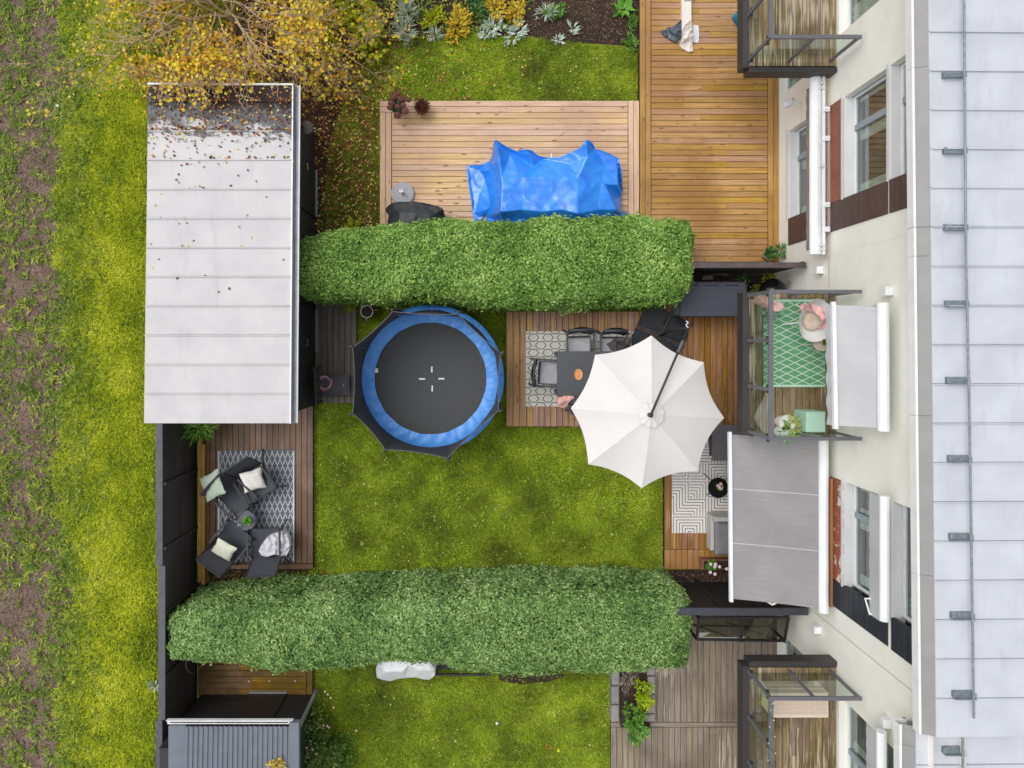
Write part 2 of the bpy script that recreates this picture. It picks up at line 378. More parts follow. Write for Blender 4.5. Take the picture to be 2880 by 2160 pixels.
m_fallen = leafmat('fallen_leaf', [(0,(72,42,30)),(.35,(120,72,44)),(.6,(186,128,66)),(.85,(232,190,96)),(1,(244,222,140))], patch=.1)
def litter(name, x, y, z, lab, lo=.03, hi=.07, dark=0.0):
    N = len(x); me = leaf_mesh(name, np.stack([x, y, z+G.random(N)*.01], 1), rdir(N, -4, 14), np.stack([G.normal(0,.3,N), G.normal(0,.3,N), np.ones(N)], 1), lo+(hi-lo)*G.random(N), (lo+(hi-lo)*G.random(N))*.8, m_fallen, np.clip(G.random(N)**(1+dark), 0, 1), .2)
    return tag(link(name, me), lab, 'leaves', kind='stuff')
x, y = scatter_px([(330,-200),(430,150),(840,240),(892,690),(1060,650),(1064,290),(1200,285),(1500,280),(1500,150),(1050,60),(1050,-200)], 480)
px_, py_ = to_px(x, y); k = G.random(len(x)) < np.clip(1.1 - np.clip((px_-1050)/130, 0, .985), 0, 1)
N = int(k.sum()); x, y = x[k], y[k]
litter('fallen_leaves', x, y, .02+.03*G.random(N), 'yellow and brown fallen leaves strewn on the ground beside the shed', dark=.9)

# ---- hedges
m_h1 = leafmat('hedge_leaf_bright', [(0,(44,66,22)),(.3,(80,116,44)),(.6,(120,156,68)),(.85,(164,190,106)),(1,(204,216,150))], patch=.2, ps=1.6, gain=1.32)
m_h2 = leafmat('hedge_leaf_blue', [(0,(44,68,34)),(.3,(82,114,56)),(.6,(118,150,80)),(.85,(166,188,124)),(1,(206,216,170))], patch=.2, ps=1.3, gain=1.32)
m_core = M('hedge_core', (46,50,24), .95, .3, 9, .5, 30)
m_twig = M('hedge_twig', (104,82,58), .9, .2)
def hedge(name, label, X0, X1, north, south, zt, m, dens, brown=0):
    """north / south: [(X, Y)] outlines; rounded top"""
    nx, ny = zip(*north); sx, sy = zip(*south); root = thing(name, label, 'hedge', ((X0+X1)/2, (north[0][1]+south[0][1])/2, 0), 0)
    o = Vector(root.location)
    L = X1-X0; Wd = 1.4; hw = Wd/2
    areas = np.array([L*Wd*1.6, L*zt*.8, L*zt*.8, Wd*zt, Wd*zt]); pr = areas/areas.sum(); N = int(areas.sum()*dens)
    face = G.choice(5, N, p=pr); u = G.random(N); v = G.random(N); r = .38
    ux = np.where(face==3, 0, np.where(face==4, 1, u)); px = ux*L
    pv = np.where(face==1, -hw, np.where(face==2, hw, np.where(face==0, (v*2-1)*hw, (u*2-1)*hw)))
    pz = np.where(face==0, zt, v*zt)
    q = np.stack([px, pv, pz], 1)
    inner = np.stack([np.clip(px, r, L-r), np.clip(pv, -hw+r, hw-r), np.clip(pz, 0, zt-r)], 1)
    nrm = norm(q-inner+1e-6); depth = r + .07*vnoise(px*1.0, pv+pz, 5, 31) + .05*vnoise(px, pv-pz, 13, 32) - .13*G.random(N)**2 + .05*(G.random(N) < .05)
    q = inner + nrm*depth[:,None]
    X = X0 + q[:,0]; t = (q[:,1]+hw)/Wd
    Y = np.interp(X, sx, sy)*(1-t) + np.interp(X, nx, ny)*t
    pz = np.clip(q[:,2] + .05*vnoise(X, Y, 2.2, 33), .03, None)
    p = np.stack([X, Y, pz], 1)-np.array(o)
    d = rdir(N, -25, 35); d = d - nrm*(np.sum(d*nrm, 1)-.25)[:,None]
    n2 = norm(nrm*.6 + np.array([0,0,.7]) + G.normal(0,.35,(N,3)))
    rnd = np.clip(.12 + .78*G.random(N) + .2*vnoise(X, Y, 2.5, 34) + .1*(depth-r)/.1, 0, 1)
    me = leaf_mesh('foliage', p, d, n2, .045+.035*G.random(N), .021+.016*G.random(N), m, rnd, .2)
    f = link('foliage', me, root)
    # dark twiggy inside
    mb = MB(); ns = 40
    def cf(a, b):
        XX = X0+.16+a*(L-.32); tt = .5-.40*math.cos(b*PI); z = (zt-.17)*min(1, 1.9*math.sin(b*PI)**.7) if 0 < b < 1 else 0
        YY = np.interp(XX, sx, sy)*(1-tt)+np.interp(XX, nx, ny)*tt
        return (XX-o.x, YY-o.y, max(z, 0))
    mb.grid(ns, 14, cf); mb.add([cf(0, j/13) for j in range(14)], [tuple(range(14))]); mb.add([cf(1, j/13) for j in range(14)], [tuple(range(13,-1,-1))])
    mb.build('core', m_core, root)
    tb = MB()
    for _ in range(int(L*9)):
        XX = X0+.2+R.random()*(L-.4); side = R.random() < .5
        y0 = np.interp(XX, nx, ny) if (R.random() < .5) else np.interp(XX, sx, sy); ym = (np.interp(XX, nx, ny)+np.interp(XX, sx, sy))/2
        z = R.random()*zt*.7; a = Vector((XX, ym+(y0-ym)*.6, z))-o; b = Vector((XX+R.uniform(-.15,.15), ym+(y0-ym)*1.0, z+R.uniform(.1,.35)))-o
        tb.tube([a, (a+b)/2+Vector((R.uniform(-.03,.03),0,.02)), b], [.009,.007,.004], 5)
    tb.build('twigs', m_twig, root)['kind'] = 'stuff'
    return root
def hp(pts, z): return [tuple(P(x,y,z).to_2d()) for x,y in pts]
hedge('hedge', 'bright green clipped hedge between the trampoline and the blue tarpaulin', -3.72, 4.1,
      hp([(840,672),(900,655),(1000,640),(1200,626),(1500,618),(1800,608),(1960,622)], 1.5),
      hp([(830,842),(900,846),(1100,852),(1300,856),(1420,868),(1600,866),(1850,856),(1960,842)], .35), 1.75, m_h1, 2600)
hedge('hedge', 'grey-green clipped hedge along the south end of the lawn', -6.08, 4.05,
      hp([(455,1700),(560,1660),(700,1640),(900,1634),(1300,1612),(1600,1610),(1900,1612),(1960,1640)], .4),
      hp([(450,1842),(600,1858),(800,1880),(1000,1872),(1060,1856),(1215,1856),(1290,1884),(1400,1892),(1700,1884),(1960,1876)], 1.4), 1.72, m_h2, 2600)

# ---- autumn tree
m_bark = M('tree_bark', (150,128,92), .85, .25, 14, .4, 40, c2=(104,92,60))
m_twigt = M('tree_twig', (196,170,142), .85, .2, 10)
m_aut = leafmat('autumn_leaf', [(0,(84,58,24)),(.2,(146,104,44)),(.4,(210,156,40)),(.6,(244,200,50)),(.78,(240,184,84)),(1,(236,164,116))], patch=.35, ps=1.7, gain=1.25)
tb_o = P(606, -6, 2.2); troot = thing('autumn_tree', 'autumn tree with thin bare branches and yellow leaves overhanging the grey shed', 'tree', (tb_o.x, tb_o.y, 0))
tk = MB(); tk.tube([(0,0,0),(.03,.02,.8),(-.02,.05,1.5)], [.12,.09,.07], 10); tk.build('trunk', m_bark, troot, smooth=True)
br = MB(); tw_ = MB(); lp = []
def grow(p, d, L, r, lvl, seg=6):
    pts = [p]; rs = [r]; q = p.copy(); dd = d.copy()
    for i in range(seg):
        dd = (dd + Vector((R.gauss(0,.12), R.gauss(0,.12), R.gauss(-.03,.1)))).normalized(); q = q + dd*L/seg
        if q.z < .7: q.z = .7
        if q.y + tb_o.y < 4.95 and q.z < 2.75: q.z = 2.75
        pts.append(q.copy()); rs.append(max(r*(1-(i+1)/seg*.8), .0035))
        f = (i+1)/seg
        if lvl < 3 and (f > .15 or lvl > 0):
            for _ in range(2 if lvl == 0 else 1 if R.random() < .8 else 0):
                a = R.choice((-1,1))*R.uniform(.35,.95); nd_ = Matrix.Rotation(a,3,'Z') @ dd; nd_.z += R.uniform(-.35,.2)
                grow(q, nd_.normalized(), L*R.uniform(.3,.55)*(1.15-f*.5), rs[-1]*.65, lvl+1, 5 if lvl < 2 else 4)
        lp.append((q.x,q.y,q.z,lvl))
    (br if r > .018 else tw_).tube(pts, rs, 5 if lvl < 2 else 4, cap=False)
for k in range(17):
    az = 2*PI*k/17 + R.uniform(-.18,.18); el = R.uniform(.0,.7)
    Lk = R.uniform(2.0,2.9)
    if math.sin(az) < -.25: Lk *= .8
    if abs(math.cos(az)) > .6: Lk *= 1.22
    grow(Vector((0,.04,R.uniform(.9,1.5))), Vector((math.cos(az)*math.cos(el), math.sin(az)*math.cos(el), math.sin(el))), Lk, R.uniform(.02,.038), 0, 8)
br.build('branches', m_bark, troot); tw_.build('twigs', m_twigt, troot)['kind'] = 'stuff'
lp = np.array(lp); print('tree nodes', len(lp))
c = lp[G.integers(0, len(lp), 19000)][:,:3] + G.normal(0,.1,(19000,3))
rr = np.hypot(c[:,0], c[:,1]); keep = (G.random(len(c)) < np.clip(1.0 - (rr/3.0)**2*.9 + .25*vnoise(c[:,0]+tb_o.x, c[:,1]+tb_o.y, 4, 77), .1, 1))
c, rr = c[keep], rr[keep]; N = len(c); print('tree leaves', N)
ov = in_poly(c[:,0]+tb_o.x, c[:,1]+tb_o.y, px_poly([(380,205),(860,205),(860,700),(380,700)], 2.7)); kk = ~ov | (G.random(N) < .3); c, rr = c[kk], rr[kk]; N = len(c)
wh = MB()
for k in range(46):
    az = R.uniform(0,2*PI); r0 = R.uniform(.2,1.3); q = Vector((math.cos(az)*r0, math.sin(az)*r0, R.uniform(2.2,2.9))); az += R.uniform(-.5,.5); L_ = R.uniform(.8,1.7)*(.75 if math.sin(az) < -.3 else 1); pts = [q.copy()]; rs = [.009]
    for i in range(9):
        az += R.gauss(0,.14); q = q + Vector((math.cos(az), math.sin(az), .12-.04*i))*L_/9; q.z = max(q.z, 2.75 if q.y+tb_o.y < 4.95 else .8); pts.append(q.copy()); rs.append(.009-.0006*i)
        if i > 1 and R.random() < .55:
            a2 = az+R.choice((-1,1))*R.uniform(.4,.9); e = q+Vector((math.cos(a2),math.sin(a2),-.05))*R.uniform(.15,.45); wh.tube([q,(q+e)/2+Vector((R.gauss(0,.02),R.gauss(0,.02),.03)),e],[.006,.005,.003],4,cap=False)
    wh.tube(pts, rs, 4, cap=False)
wh.build('whip_branches', m_twigt, troot)['kind'] = 'stuff'
lowb = in_poly(c[:,0]+tb_o.x, c[:,1]+tb_o.y, px_poly([(400,180),(845,180),(845,600),(400,600)], 2.6)); c[lowb,2] = np.maximum(c[lowb,2], 2.72)
col_ = np.clip(.62*G.random(N) + .22 + .3*(rr/2.8)**2*G.random(N) - .45*(G.random(N) < .22), 0, 1)
me = leaf_mesh('crown', c, rdir(N, -60, 30), np.stack([G.normal(0,.6,N), G.normal(0,.6,N), np.ones(N)],1), .045+.05*G.random(N), .04+.05*G.random(N), m_aut, col_, .3)
link('crown', me, troot)

# ---- smaller plants
def plant(name, label, cat, loc, n, L, W, m, elev=(10,70), spread=.08, h=.05, group=None, fold=.2, stems=0, jitter=.3):
    root = thing(name, label, cat, loc, 0, group)
    L *= 1.15; spread *= 1.2; n = int(n*1.35)
    a = G.random(n)*2*PI; rr = np.sqrt(G.random(n))*spread*(.75+.4*np.sin(a*2+R.uniform(0,6))+.25*np.sin(a*5+R.uniform(0,6)))
    p = np.stack([np.cos(a)*rr, np.sin(a)*rr, G.random(n)*h], 1)
    az = a + G.normal(0,.6,n); e = np.radians(elev[0]+(elev[1]-elev[0])*G.random(n))
    d = np.stack([np.cos(az)*np.cos(e), np.sin(az)*np.cos(e), np.sin(e)], 1)
    nn = np.stack([G.normal(0,jitter,n), G.normal(0,jitter,n), np.ones(n)], 1)
    me = leaf_mesh('leaves', p, d, nn, L*(.55+.6*G.random(n)), W*(.7+.5*G.random(n)), m, np.clip(G.normal(.5,.24,n),0,1), fold)
    link('leaves', me, root)
    mb = MB()
    for k in range(max(3, stems)):
        az_ = R.uniform(0, 2*PI); rr_ = spread*R.random()
        mb.tube([(0,0,0),(math.cos(az_)*rr_*.6,math.sin(az_)*rr_*.6,h*.5+.02),(math.cos(az_)*rr_,math.sin(az_)*rr_,h+.03)], [.006,.005,.003], 5)
    mb.build('stems', m_twig, root)
    return root
m_silver = leafmat('silver_leaf', [(0,(112,130,112)),(.5,(168,184,166)),(1,(206,214,198))], patch=.1)
m_spike = leafmat('spiky_leaf', [(0,(92,110,92)),(.5,(150,164,140)),(1,(200,206,186))], patch=.1)
m_yel = leafmat('yellow_perennial', [(0,(120,104,24)),(.5,(186,156,44)),(1,(222,196,84))], patch=.2)
m_lime = leafmat('lime_leaf', [(0,(74,92,14)),(.5,(140,150,24)),(1,(196,190,40))], patch=.3, ps=3)
m_green = leafmat('green_leaf', [(0,(40,74,26)),(.5,(84,128,44)),(1,(138,174,78))], patch=.2)
m_dkgreen = leafmat('dark_leaf', [(0,(38,64,30)),(.5,(70,106,54)),(1,(122,150,98))], patch=.2)
m_hosta = leafmat('hosta_leaf', [(0,(66,112,34)),(.5,(104,154,56)),(1,(150,190,96))], patch=.1)
m_brownp = leafmat('withered_leaf', [(0,(48,28,24)),(.5,(86,50,38)),(1,(128,78,58))], patch=.2)
g0 = .01
x, y = scatter_px([(1040,-120),(1040,60),(1120,120),(1250,105),(1340,95),(1480,92),(1500,-120)], 900); N = len(x)
k = G.random(N) < np.clip(.55+.7*vnoise(x, y, 4, 55), .05, 1); x, y = x[k], y[k]; N = len(x)
me = leaf_mesh('bed_ground_cover', np.stack([x,y,.01+.06*G.random(N)],1), rdir(N,0,45), np.stack([G.normal(0,.4,N),G.normal(0,.4,N),np.ones(N)],1), .04+.05*G.random(N), .02+.025*G.random(N), leafmat('ground_cover',[(0,(52,64,24)),(.35,(86,116,44)),(.65,(138,148,50)),(.85,(196,176,62)),(1,(210,190,120))],patch=.45,ps=3), None, .2)
tag(link('bed_ground_cover', me), 'mixed green and yellowing low growth between the perennials', 'ground cover', kind='stuff')
plant('silver_sage', 'spiky silver plant in the bed, topmost beside the autumn tree', 'plant', P(1150,40,g0), 130, .2, .026, m_spike, (20,75), .16, .12)
plant('silver_sage', 'spiky silver plant in the bed, drooping onto the lawn edge', 'plant', P(1142,92,g0), 130, .2, .026, m_spike, (10,60), .16, .12)
plant('silver_sage', 'small spiky silver tuft at the lawn edge left of the yellow perennials', 'plant', P(1222,100,g0), 50, .15, .022, m_spike, (10,60), .1, .08)
plant('lambs_ear', 'broad-leaved silver plant at the lawn edge, larger left clump', 'plant', P(1385,80,g0), 85, .15, .045, m_silver, (5,55), .2, .06, fold=.1)
plant('lambs_ear', 'broad-leaved silver plant at the lawn edge, larger right clump', 'plant', P(1452,95,g0), 75, .15, .045, m_silver, (5,50), .17, .06, fold=.1)
plant('lambs_ear', 'small silver rosette on bare soil, nearer the lawn', 'plant', P(1570,112,g0), 16, .13, .04, m_silver, (5,45), .05, .03, fold=.1)
plant('lambs_ear', 'small silver rosette on bare soil, farther from the lawn', 'plant', P(1612,82,g0), 18, .13, .04, m_silver, (5,45), .06, .03, fold=.1)
plant('lambs_ear', 'tall grey-green plant between the yellow perennial and the bare soil', 'plant', P(1535,40,g0), 60, .17, .03, m_spike, (10,60), .15, .1)
plant('yellow_perennial', 'withering yellow perennial in the bed beside the silver spikes', 'plant', P(1290,75,g0), 260, .12, .045, m_yel, (5,60), .26, .14)
plant('yellow_perennial', 'withering yellow perennial behind the silver clump', 'plant', P(1395,22,g0), 240, .1, .045, m_yel, (5,60), .24, .16)
plant('yellow_perennial', 'withering yellow perennial with straw stalks, rightmost of the three', 'plant', P(1452,38,g0), 200, .1, .045, m_yel, (5,60), .2, .14)
plant('green_perennial', 'dark green leafy perennial between the yellow plants', 'plant', P(1345,28,g0), 200, .1, .05, m_dkgreen, (5,60), .22, .12)
plant('green_perennial', 'yellow-green leafy perennial next to the silver spikes', 'plant', P(1220,55,g0), 200, .09, .045, m_lime, (5,60), .2, .1)
plant('green_perennial', 'fresh green perennial between the grey-green plant and bare soil', 'plant', P(1562,35,g0), 90, .1, .04, m_green, (5,60), .14, .1)
plant('hosta', 'green plant with broad oval leaves beside the deck border', 'plant', P(1752,30,g0), 20, .2, .1, m_hosta, (10,45), .07, .08, fold=.12)
plant('creeping_plant', 'low green plant growing against the deck border by the lawn corner', 'plant', P(1778,125,g0), 160, .07, .035, m_green, (10,60), .17, .06)
plant('creeping_plant', 'low green plant beside the broad-leaved plant at the deck border', 'plant', P(1780,62,g0), 120, .06, .03, m_green, (10,60), .14, .05)
plant('lime_shrub', 'yellow-green shrub under the bare branches, beside the bed', 'shrub', P(1035,105,.05), 420, .12, .1, m_lime, (0,40), .42, .35)
plant('lime_shrub', 'yellow-green shrub under the tree, at the top edge of the picture', 'shrub', P(985,30,.05), 460, .12, .1, m_lime, (0,40), .5, .4)
plant('lime_shrub', 'yellow-green shrub under the tree, nearest the shed corner', 'shrub', P(905,85,.05), 380, .11, .09, m_lime, (0,40), .45, .4)
plant('lime_shrub', 'small yellow-green seedling against the hedge foot by the shed', 'shrub', P(995,632,.05), 60, .08, .06, m_lime, (0,40), .14, .1)
plant('lime_shrub', 'small yellow-green shrub at the hedge foot beside the white pot', 'shrub', P(985,850,.05), 110, .07, .06, m_lime, (0,40), .16, .12)
plant('rose_bush', 'dark leafy rose bush with pale blooms beside the small corrugated shed', 'shrub', P(915,2085,.1), 1300, .07, .05, leafmat('rose_leaf',[(0,(44,66,30)),(.4,(82,110,50)),(.75,(128,148,76)),(1,(186,182,120))],patch=.35,ps=3), (0,60), .62, .7)
plant('rose_bush', 'lighter green rose shoots at the edge of the rose bush', 'shrub', P(958,2115,.05), 500, .06, .04, m_green, (0,60), .4, .4)
m_rose = M('rose_petal', (240,200,190), .6, .1)
def bloom(root, pts, r, m):
    for p in pts:
        mb = MB(); mb.lathe([(r*.3,-r*.4),(r,0),(r*.8,r*.35),(r*.35,r*.45)], (0,0,0), 9); mb.build('flower', m, root, loc=p, smooth=True)
rb = [o for o in bpy.data.objects if o.name.startswith('rose_bush')]
bloom(rb[0], [P(x,y,.85)-rb[0].location for x,y in ((922,1953),(930,1963),(914,1945),(938,1990),(920,2042),(910,2040),(925,2046),(880,2108),(1002,2055),(862,2103),(890,2120))], .022, m_rose)
plant('oleander', 'long-leaved green plant poking out below the grey shed roof', 'plant', P(562,1205,.6), 120, .22, .035, m_green, (0,50), .18, .2)
plant('climbing_rose', 'rose sprig with cream blooms lying over the corrugated roof', 'plant', P(778,2148,2.25), 90, .05, .035, m_yel, (0,50), .13, .06)
for px, py, lab in ((572,1618,'at the corner of the south-west deck'),):
    plant('strawberry_plant', 'small dark green leafy plant in the soil below the south-west deck', 'plant', P(px,py,.02), 70, .07, .05, m_dkgreen, (5,50), .16, .06)
plant('silver_weed', 'silvery weed poking out under the black fence', 'weed', P(438,1928,.02), 26, .14, .03, m_spike, (5,45), .05, .05)
x, y = scatter_px([(560,1604),(1000,1606),(1350,1590),(1865,1590),(1865,1630),(1350,1640),(560,1660)], 520); N = len(x)
me = leaf_mesh('dry_stalks', np.stack([x,y,np.full(N,.02)],1), rdir(N,0,40), np.tile([0,0,1.],(N,1)), .06+.08*G.random(N), .01, leafmat('dry_stalk', [(0,(90,78,30)),(.5,(128,116,44)),(1,(170,150,80))]), None, .1)
tag(link('dry_stalks', me), 'dry stalks and stray grass along the foot of the south hedge', 'stalks', kind='stuff')
# ================================================================ decks, board by board
m_dk_nw = wood('pine_pale', (226,192,154), (188,146,106), .6, .85, .1, stain=(206,166,136), stain_t=.58)
m_dk_n = wood('pine_orange', (206,162,104), (152,110,62), .5, .7, .14, stain=(164,116,58), stain_t=.5, stain_s=.5)
m_dk_d = wood('pine_brown', (188,148,112), (136,100,72), .55, .6, .17)
m_dk_e = wood('wet_brown', (176,128,82), (118,80,48), .42, .5, .18, worn=(190,156,124), worn_t=.62)
m_dk_sw = wood('old_brown', (150,116,88), (96,70,52), .5, .4, .18, stain=(92,62,34), stain_t=.52)
m_dk_walk = wood('grey_walk', (126,117,104), (82,74,65), .6, .2, .12)
m_dk_se = wood('weathered', (158,144,128), (106,93,80), .6, .3, .14, worn=(196,180,162), stain=(116,100,84), stain_t=.6, worn_t=.63)
m_dk_b = wood('balcony_board', (156,134,104), (94,76,54), .55, .35, .16, worn=(198,184,160), stain=(104,88,50), stain_t=.52, stain_s=1.4)
m_dk_small = wood('mossy_deck', (164,124,66), (98,70,28), .5, .5, .2, stain=(104,84,30), stain_t=.5, stain_s=1.6)
m_dark_under = M('deck_underside', (30,24,18), .9, .2)
_bc = {}
def board_mesh(L, W, T, m):
    k = (round(L,2), round(W,3), T, m.name)
    if k not in _bc:
        mb = MB(); mb.bbox(-L/2, L/2, -W/2, W/2, -T, 0, .003); _bc[k] = mb.mesh('deck_board', m)
    return _bc[k]
def board(root, x0, x1, y0, y1, z, m, vert, T=.026, name='deck_board'):
    cx, cy = (x0+x1)/2, (y0+y1)/2; L, W = (y1-y0, x1-x0) if vert else (x1-x0, y1-y0)
    o = link(name, board_mesh(L, W, T, m), root, Vector((cx, cy, z+R.uniform(-.0015,.0015))) - Vector(root.location))
    o.rotation_euler = (0, 0, PI/2 if vert else 0) if R.random() < .5 else (0, 0, -PI/2 if vert else PI)
    return o
def boards(root, rect, z, m, vert, pitch=.125, gap=.009, joint=.3):
    x0, x1, y0, y1 = rect
    a, b = (x0, x1) if vert else (y0, y1); c, d = (y0, y1) if vert else (x0, x1)
    n = max(1, round((b-a)/pitch)); p = (b-a)/n
    for i in range(n):
        u0, u1 = a+i*p+gap/2, a+(i+1)*p-gap/2
        cuts = [c, d]
        if d-c > 2.2 and R.random() < joint: cuts = [c, c+(d-c)*R.uniform(.25,.75), d]
        for k in range(len(cuts)-1):
            v0, v1 = cuts[k]+.001, cuts[k+1]-.001
            board(root, *((u0,u1,v0,v1) if vert else (v0,v1,u0,u1)), z, m, vert)
def rect_px(x0, y0, x1, y1, z):
    a, b = P(x0,y0,z), P(x1,y1,z); return (a.x, b.x, b.y, a.y)
def deck(label, rects, z, name='wooden_deck', under=True):
    r0 = rects[0][0]; root = thing(name, label, 'deck', ((r0[0]+r0[1])/2, (r0[2]+r0[3])/2, 0))
    o = Vector(root.location)
    for rect, m, vert, *opt in rects: boards(root, rect, z, m, vert, **(opt[0] if opt else {}))
    fr = MB()
    for rect, m, vert, *opt in rects:
        x0,x1,y0,y1 = rect; fr.box(x0-o.x+.012, x1-o.x-.012, y0-o.y+.012, y1-o.y-.012, 0.002, z-.03-.003*rects.index((rect,m,vert,*opt)))
    fr.build('joist_frame', m_dark_under, root)
    return root
Z1 = .25
deck('pale pine deck under the blue tarpaulin with mitred border boards', [
    (rect_px(1102,316,1766,660,Z1), m_dk_nw, False),
    (rect_px(1068,283,1766,316,Z1), m_dk_nw, False),
    (rect_px(1068,316,1101,660,Z1), m_dk_nw, True),
    (rect_px(1767,283,1798,660,Z1), m_dk_nw, True)], Z1)
deck('orange-brown pine deck beside the house wall north of the hedge', [
    (rect_px(1832,-60,2159,737,Z1), m_dk_n, False),
    (rect_px(1799,-60,1831,737,Z1), m_dk_n, True, dict(joint=.9)),
    (rect_px(2160,192,2190,737,Z1), m_dk_n, True, dict(joint=.9))], Z1)
Z2 = .2
deck('brown pine deck under the dining table', [
    (rect_px(1424,876,1481,1199,Z2), m_dk_d, True), (rect_px(1482,876,1867,1199,Z2), m_dk_d, True)], Z2)
deck('wet dark orange terrace deck between the dining deck and the house', [
    (rect_px(1869,851,2192,1545,Z2), m_dk_e, True), (rect_px(1869,1546,2192,1600,Z2), m_dk_n, True)], Z2)
Z3 = .15
deck('dark brown deck under the lounge chairs by the black fence', [
    (rect_px(574,1100,880,1585,Z3), m_dk_sw, True, dict(joint=.1)), (rect_px(574,1586,880,1601,Z3), m_dk_sw, False)], Z3)
deck('grey plank walkway along the shed beside the trampoline', [
    (rect_px(887,830,1003,1113,.1), m_dk_walk, True), (rect_px(887,1114,1003,1134,.1), m_dk_walk, True)], .1)
deck('weathered grey-brown deck of the south neighbour', [
    (rect_px(1718,1700,2192,2031,.15), m_dk_se, True, dict(joint=.15)), (rect_px(1718,2032,2192,2045,.15), m_dk_se, False, dict(pitch=.1)),
    (rect_px(1718,2046,2192,2260,.15), m_dk_se, True)], .15)
deck('small mossy deck in front of the corrugated shed', [
    (rect_px(556,1800,861,1955,.12), m_dk_small, False, dict(joint=.7)), (rect_px(862,1800,879,1955,.12), m_dk_small, True)], .12)

# ================================================================ black fence, sheds
m_blk = wood('black_stain', (82,76,72), (50,46,44), .7, .15, .12)
m_cap = M('fence_cap', (88,90,96), .6, .15, 8, .2, 50)
FX = -6.12
froot = thing('black_fence', 'long black board fence with grey cap between meadow and gardens', 'fence', (FX, -4.5, 0))
def fy(py, z): return (CY-py)/F*(H-z)
fo = Vector(froot.location)
n = 0; yy = -8.9
while yy < -1.42:                                           # horizontal boards by bay, posts between
    y1 = min(yy+1.24, -1.42)
    for k in range(12):
        mb = MB(); mb.box(-.012, .012, yy-fo.y+.03, y1-fo.y-.03, .03+k*.136, .03+k*.136+.13); mb.build('fence_board', m_blk, froot)
    mb = MB(); mb.box(-.02, .06, yy-fo.y-.028, yy-fo.y+.028, 0, 1.66); mb.build('post', m_blk, froot)
    yy = y1 if y1 == -1.42 else y1
    if y1 >= -1.42: break
for ya, yb, dx in ((-8.95,-7.22,-.055),(-7.215,-4.26,.0),(-4.255,-1.4,-.05)):
    mb = MB(); mb.bbox(dx-.065, dx+.065, ya-fo.y, yb-fo.y, 1.672, 1.70, .006); mb.build('cap_board', m_cap, froot)
tmb = M('yellow_timber', (208,164,82), .6, .15, 6, .2, 40)
tr = thing('timber_rails', 'two yellow pine planks standing on edge between fence and lounge deck', 'timber', P(565,1430,0))
for px, ya, yb, z in ((561,1226,1636,.28),(571,1250,1645,.25)):
    a, b = P(px,ya,z), P(px,yb,z); mb = MB(); o = Vector(tr.location)
    mb.bbox(a.x-.032-o.x, a.x+.032-o.x, b.y-o.y, a.y-o.y, 0, z, .004); mb.build('plank', tmb, tr)

def seam_roof_mat(name, c, c2, dirt=False):
    m, t, b, o = _new(name); p = pos(t)
    cc = ramp(t, noise(t, p, 1.6, 5, .6), [(.3, lin(c2)), (.66, lin(c))])
    st = ramp(t, noise(t, mapv(t, p, (7,1.2,1)), 1, 4), [(.58,(0,0,0)),(.75,(.35,.35,.35))])
    cc = mixc(t, st, cc, tuple(x*.82 for x in lin(c2)))
    sp = ramp(t, noise(t, p, 3.1, 5, .7), [(.7,(0,0,0)),(.8,(.12,.12,.12))])
    cc = mixc(t, sp, cc, tuple(x*.7 for x in lin(c2)))
    if dirt:                                                # leaf mould and wet dirt where the tree hangs over the roof
        y = nd(t, 'ShaderNodeSeparateXYZ', {0: p}).outputs['Y']; x = nd(t, 'ShaderNodeSeparateXYZ', {0: p}).outputs['X']
        g = math_(t, 'MINIMUM', math_(t, 'MULTIPLY', math_(t,'SUBTRACT',y,3.72), 1.3), .9)
        g = math_(t, 'ADD', g, math_(t,'MULTIPLY',math_(t,'ADD',x,4.9),.06))
        d1 = math_(t, 'ADD', g, math_(t,'MULTIPLY_ADD',noise(t,mapv(t,p,(.7,1.3,1)),4.5,7,.68),2.6,-1.1))
        cc = mixc(t, ramp(t, d1, [(.28,(0,0,0)),(.4,(.75,.75,.75)),(.7,(.97,.97,.97))]), cc, mixc(t, noise(t,p,9,4), lin((118,120,124)), lin((40,38,40))))
        d2 = math_(t, 'ADD', g, math_(t,'MULTIPLY_ADD',noise(t,p,6,5,.7),1.6,-1.08))
        cc = mixc(t, ramp(t, d2, [(.35,(0,0,0)),(.5,(1,1,1))]), cc, lin((40,24,22)))
    t.links.new(cc, b.inputs['Base Color']); b.inputs['Roughness'].default_value = .5; b.inputs['Specular IOR Level'].default_value = .25
    bump(t, b, noise(t, p, 2.5, 2), .12, .02)
    return m
m_shed_roof = seam_roof_mat('shed_sheet', (208,205,205), (194,192,193), True)
m_zinc = M('zinc_trim', (168,170,176), .45, .12, 5, metal=.3)
m_white_metal = M('white_trim', (238,238,240), .4, .05, 4)
m_dkwall = wood('black_cladding', (58,56,58), (34,33,36), .65, 0, .1)
m_door = M('black_door', (40,40,42), .6, .15, 4)
m_steel = M('steel', (205,205,205), .25, .05, metal=.9)

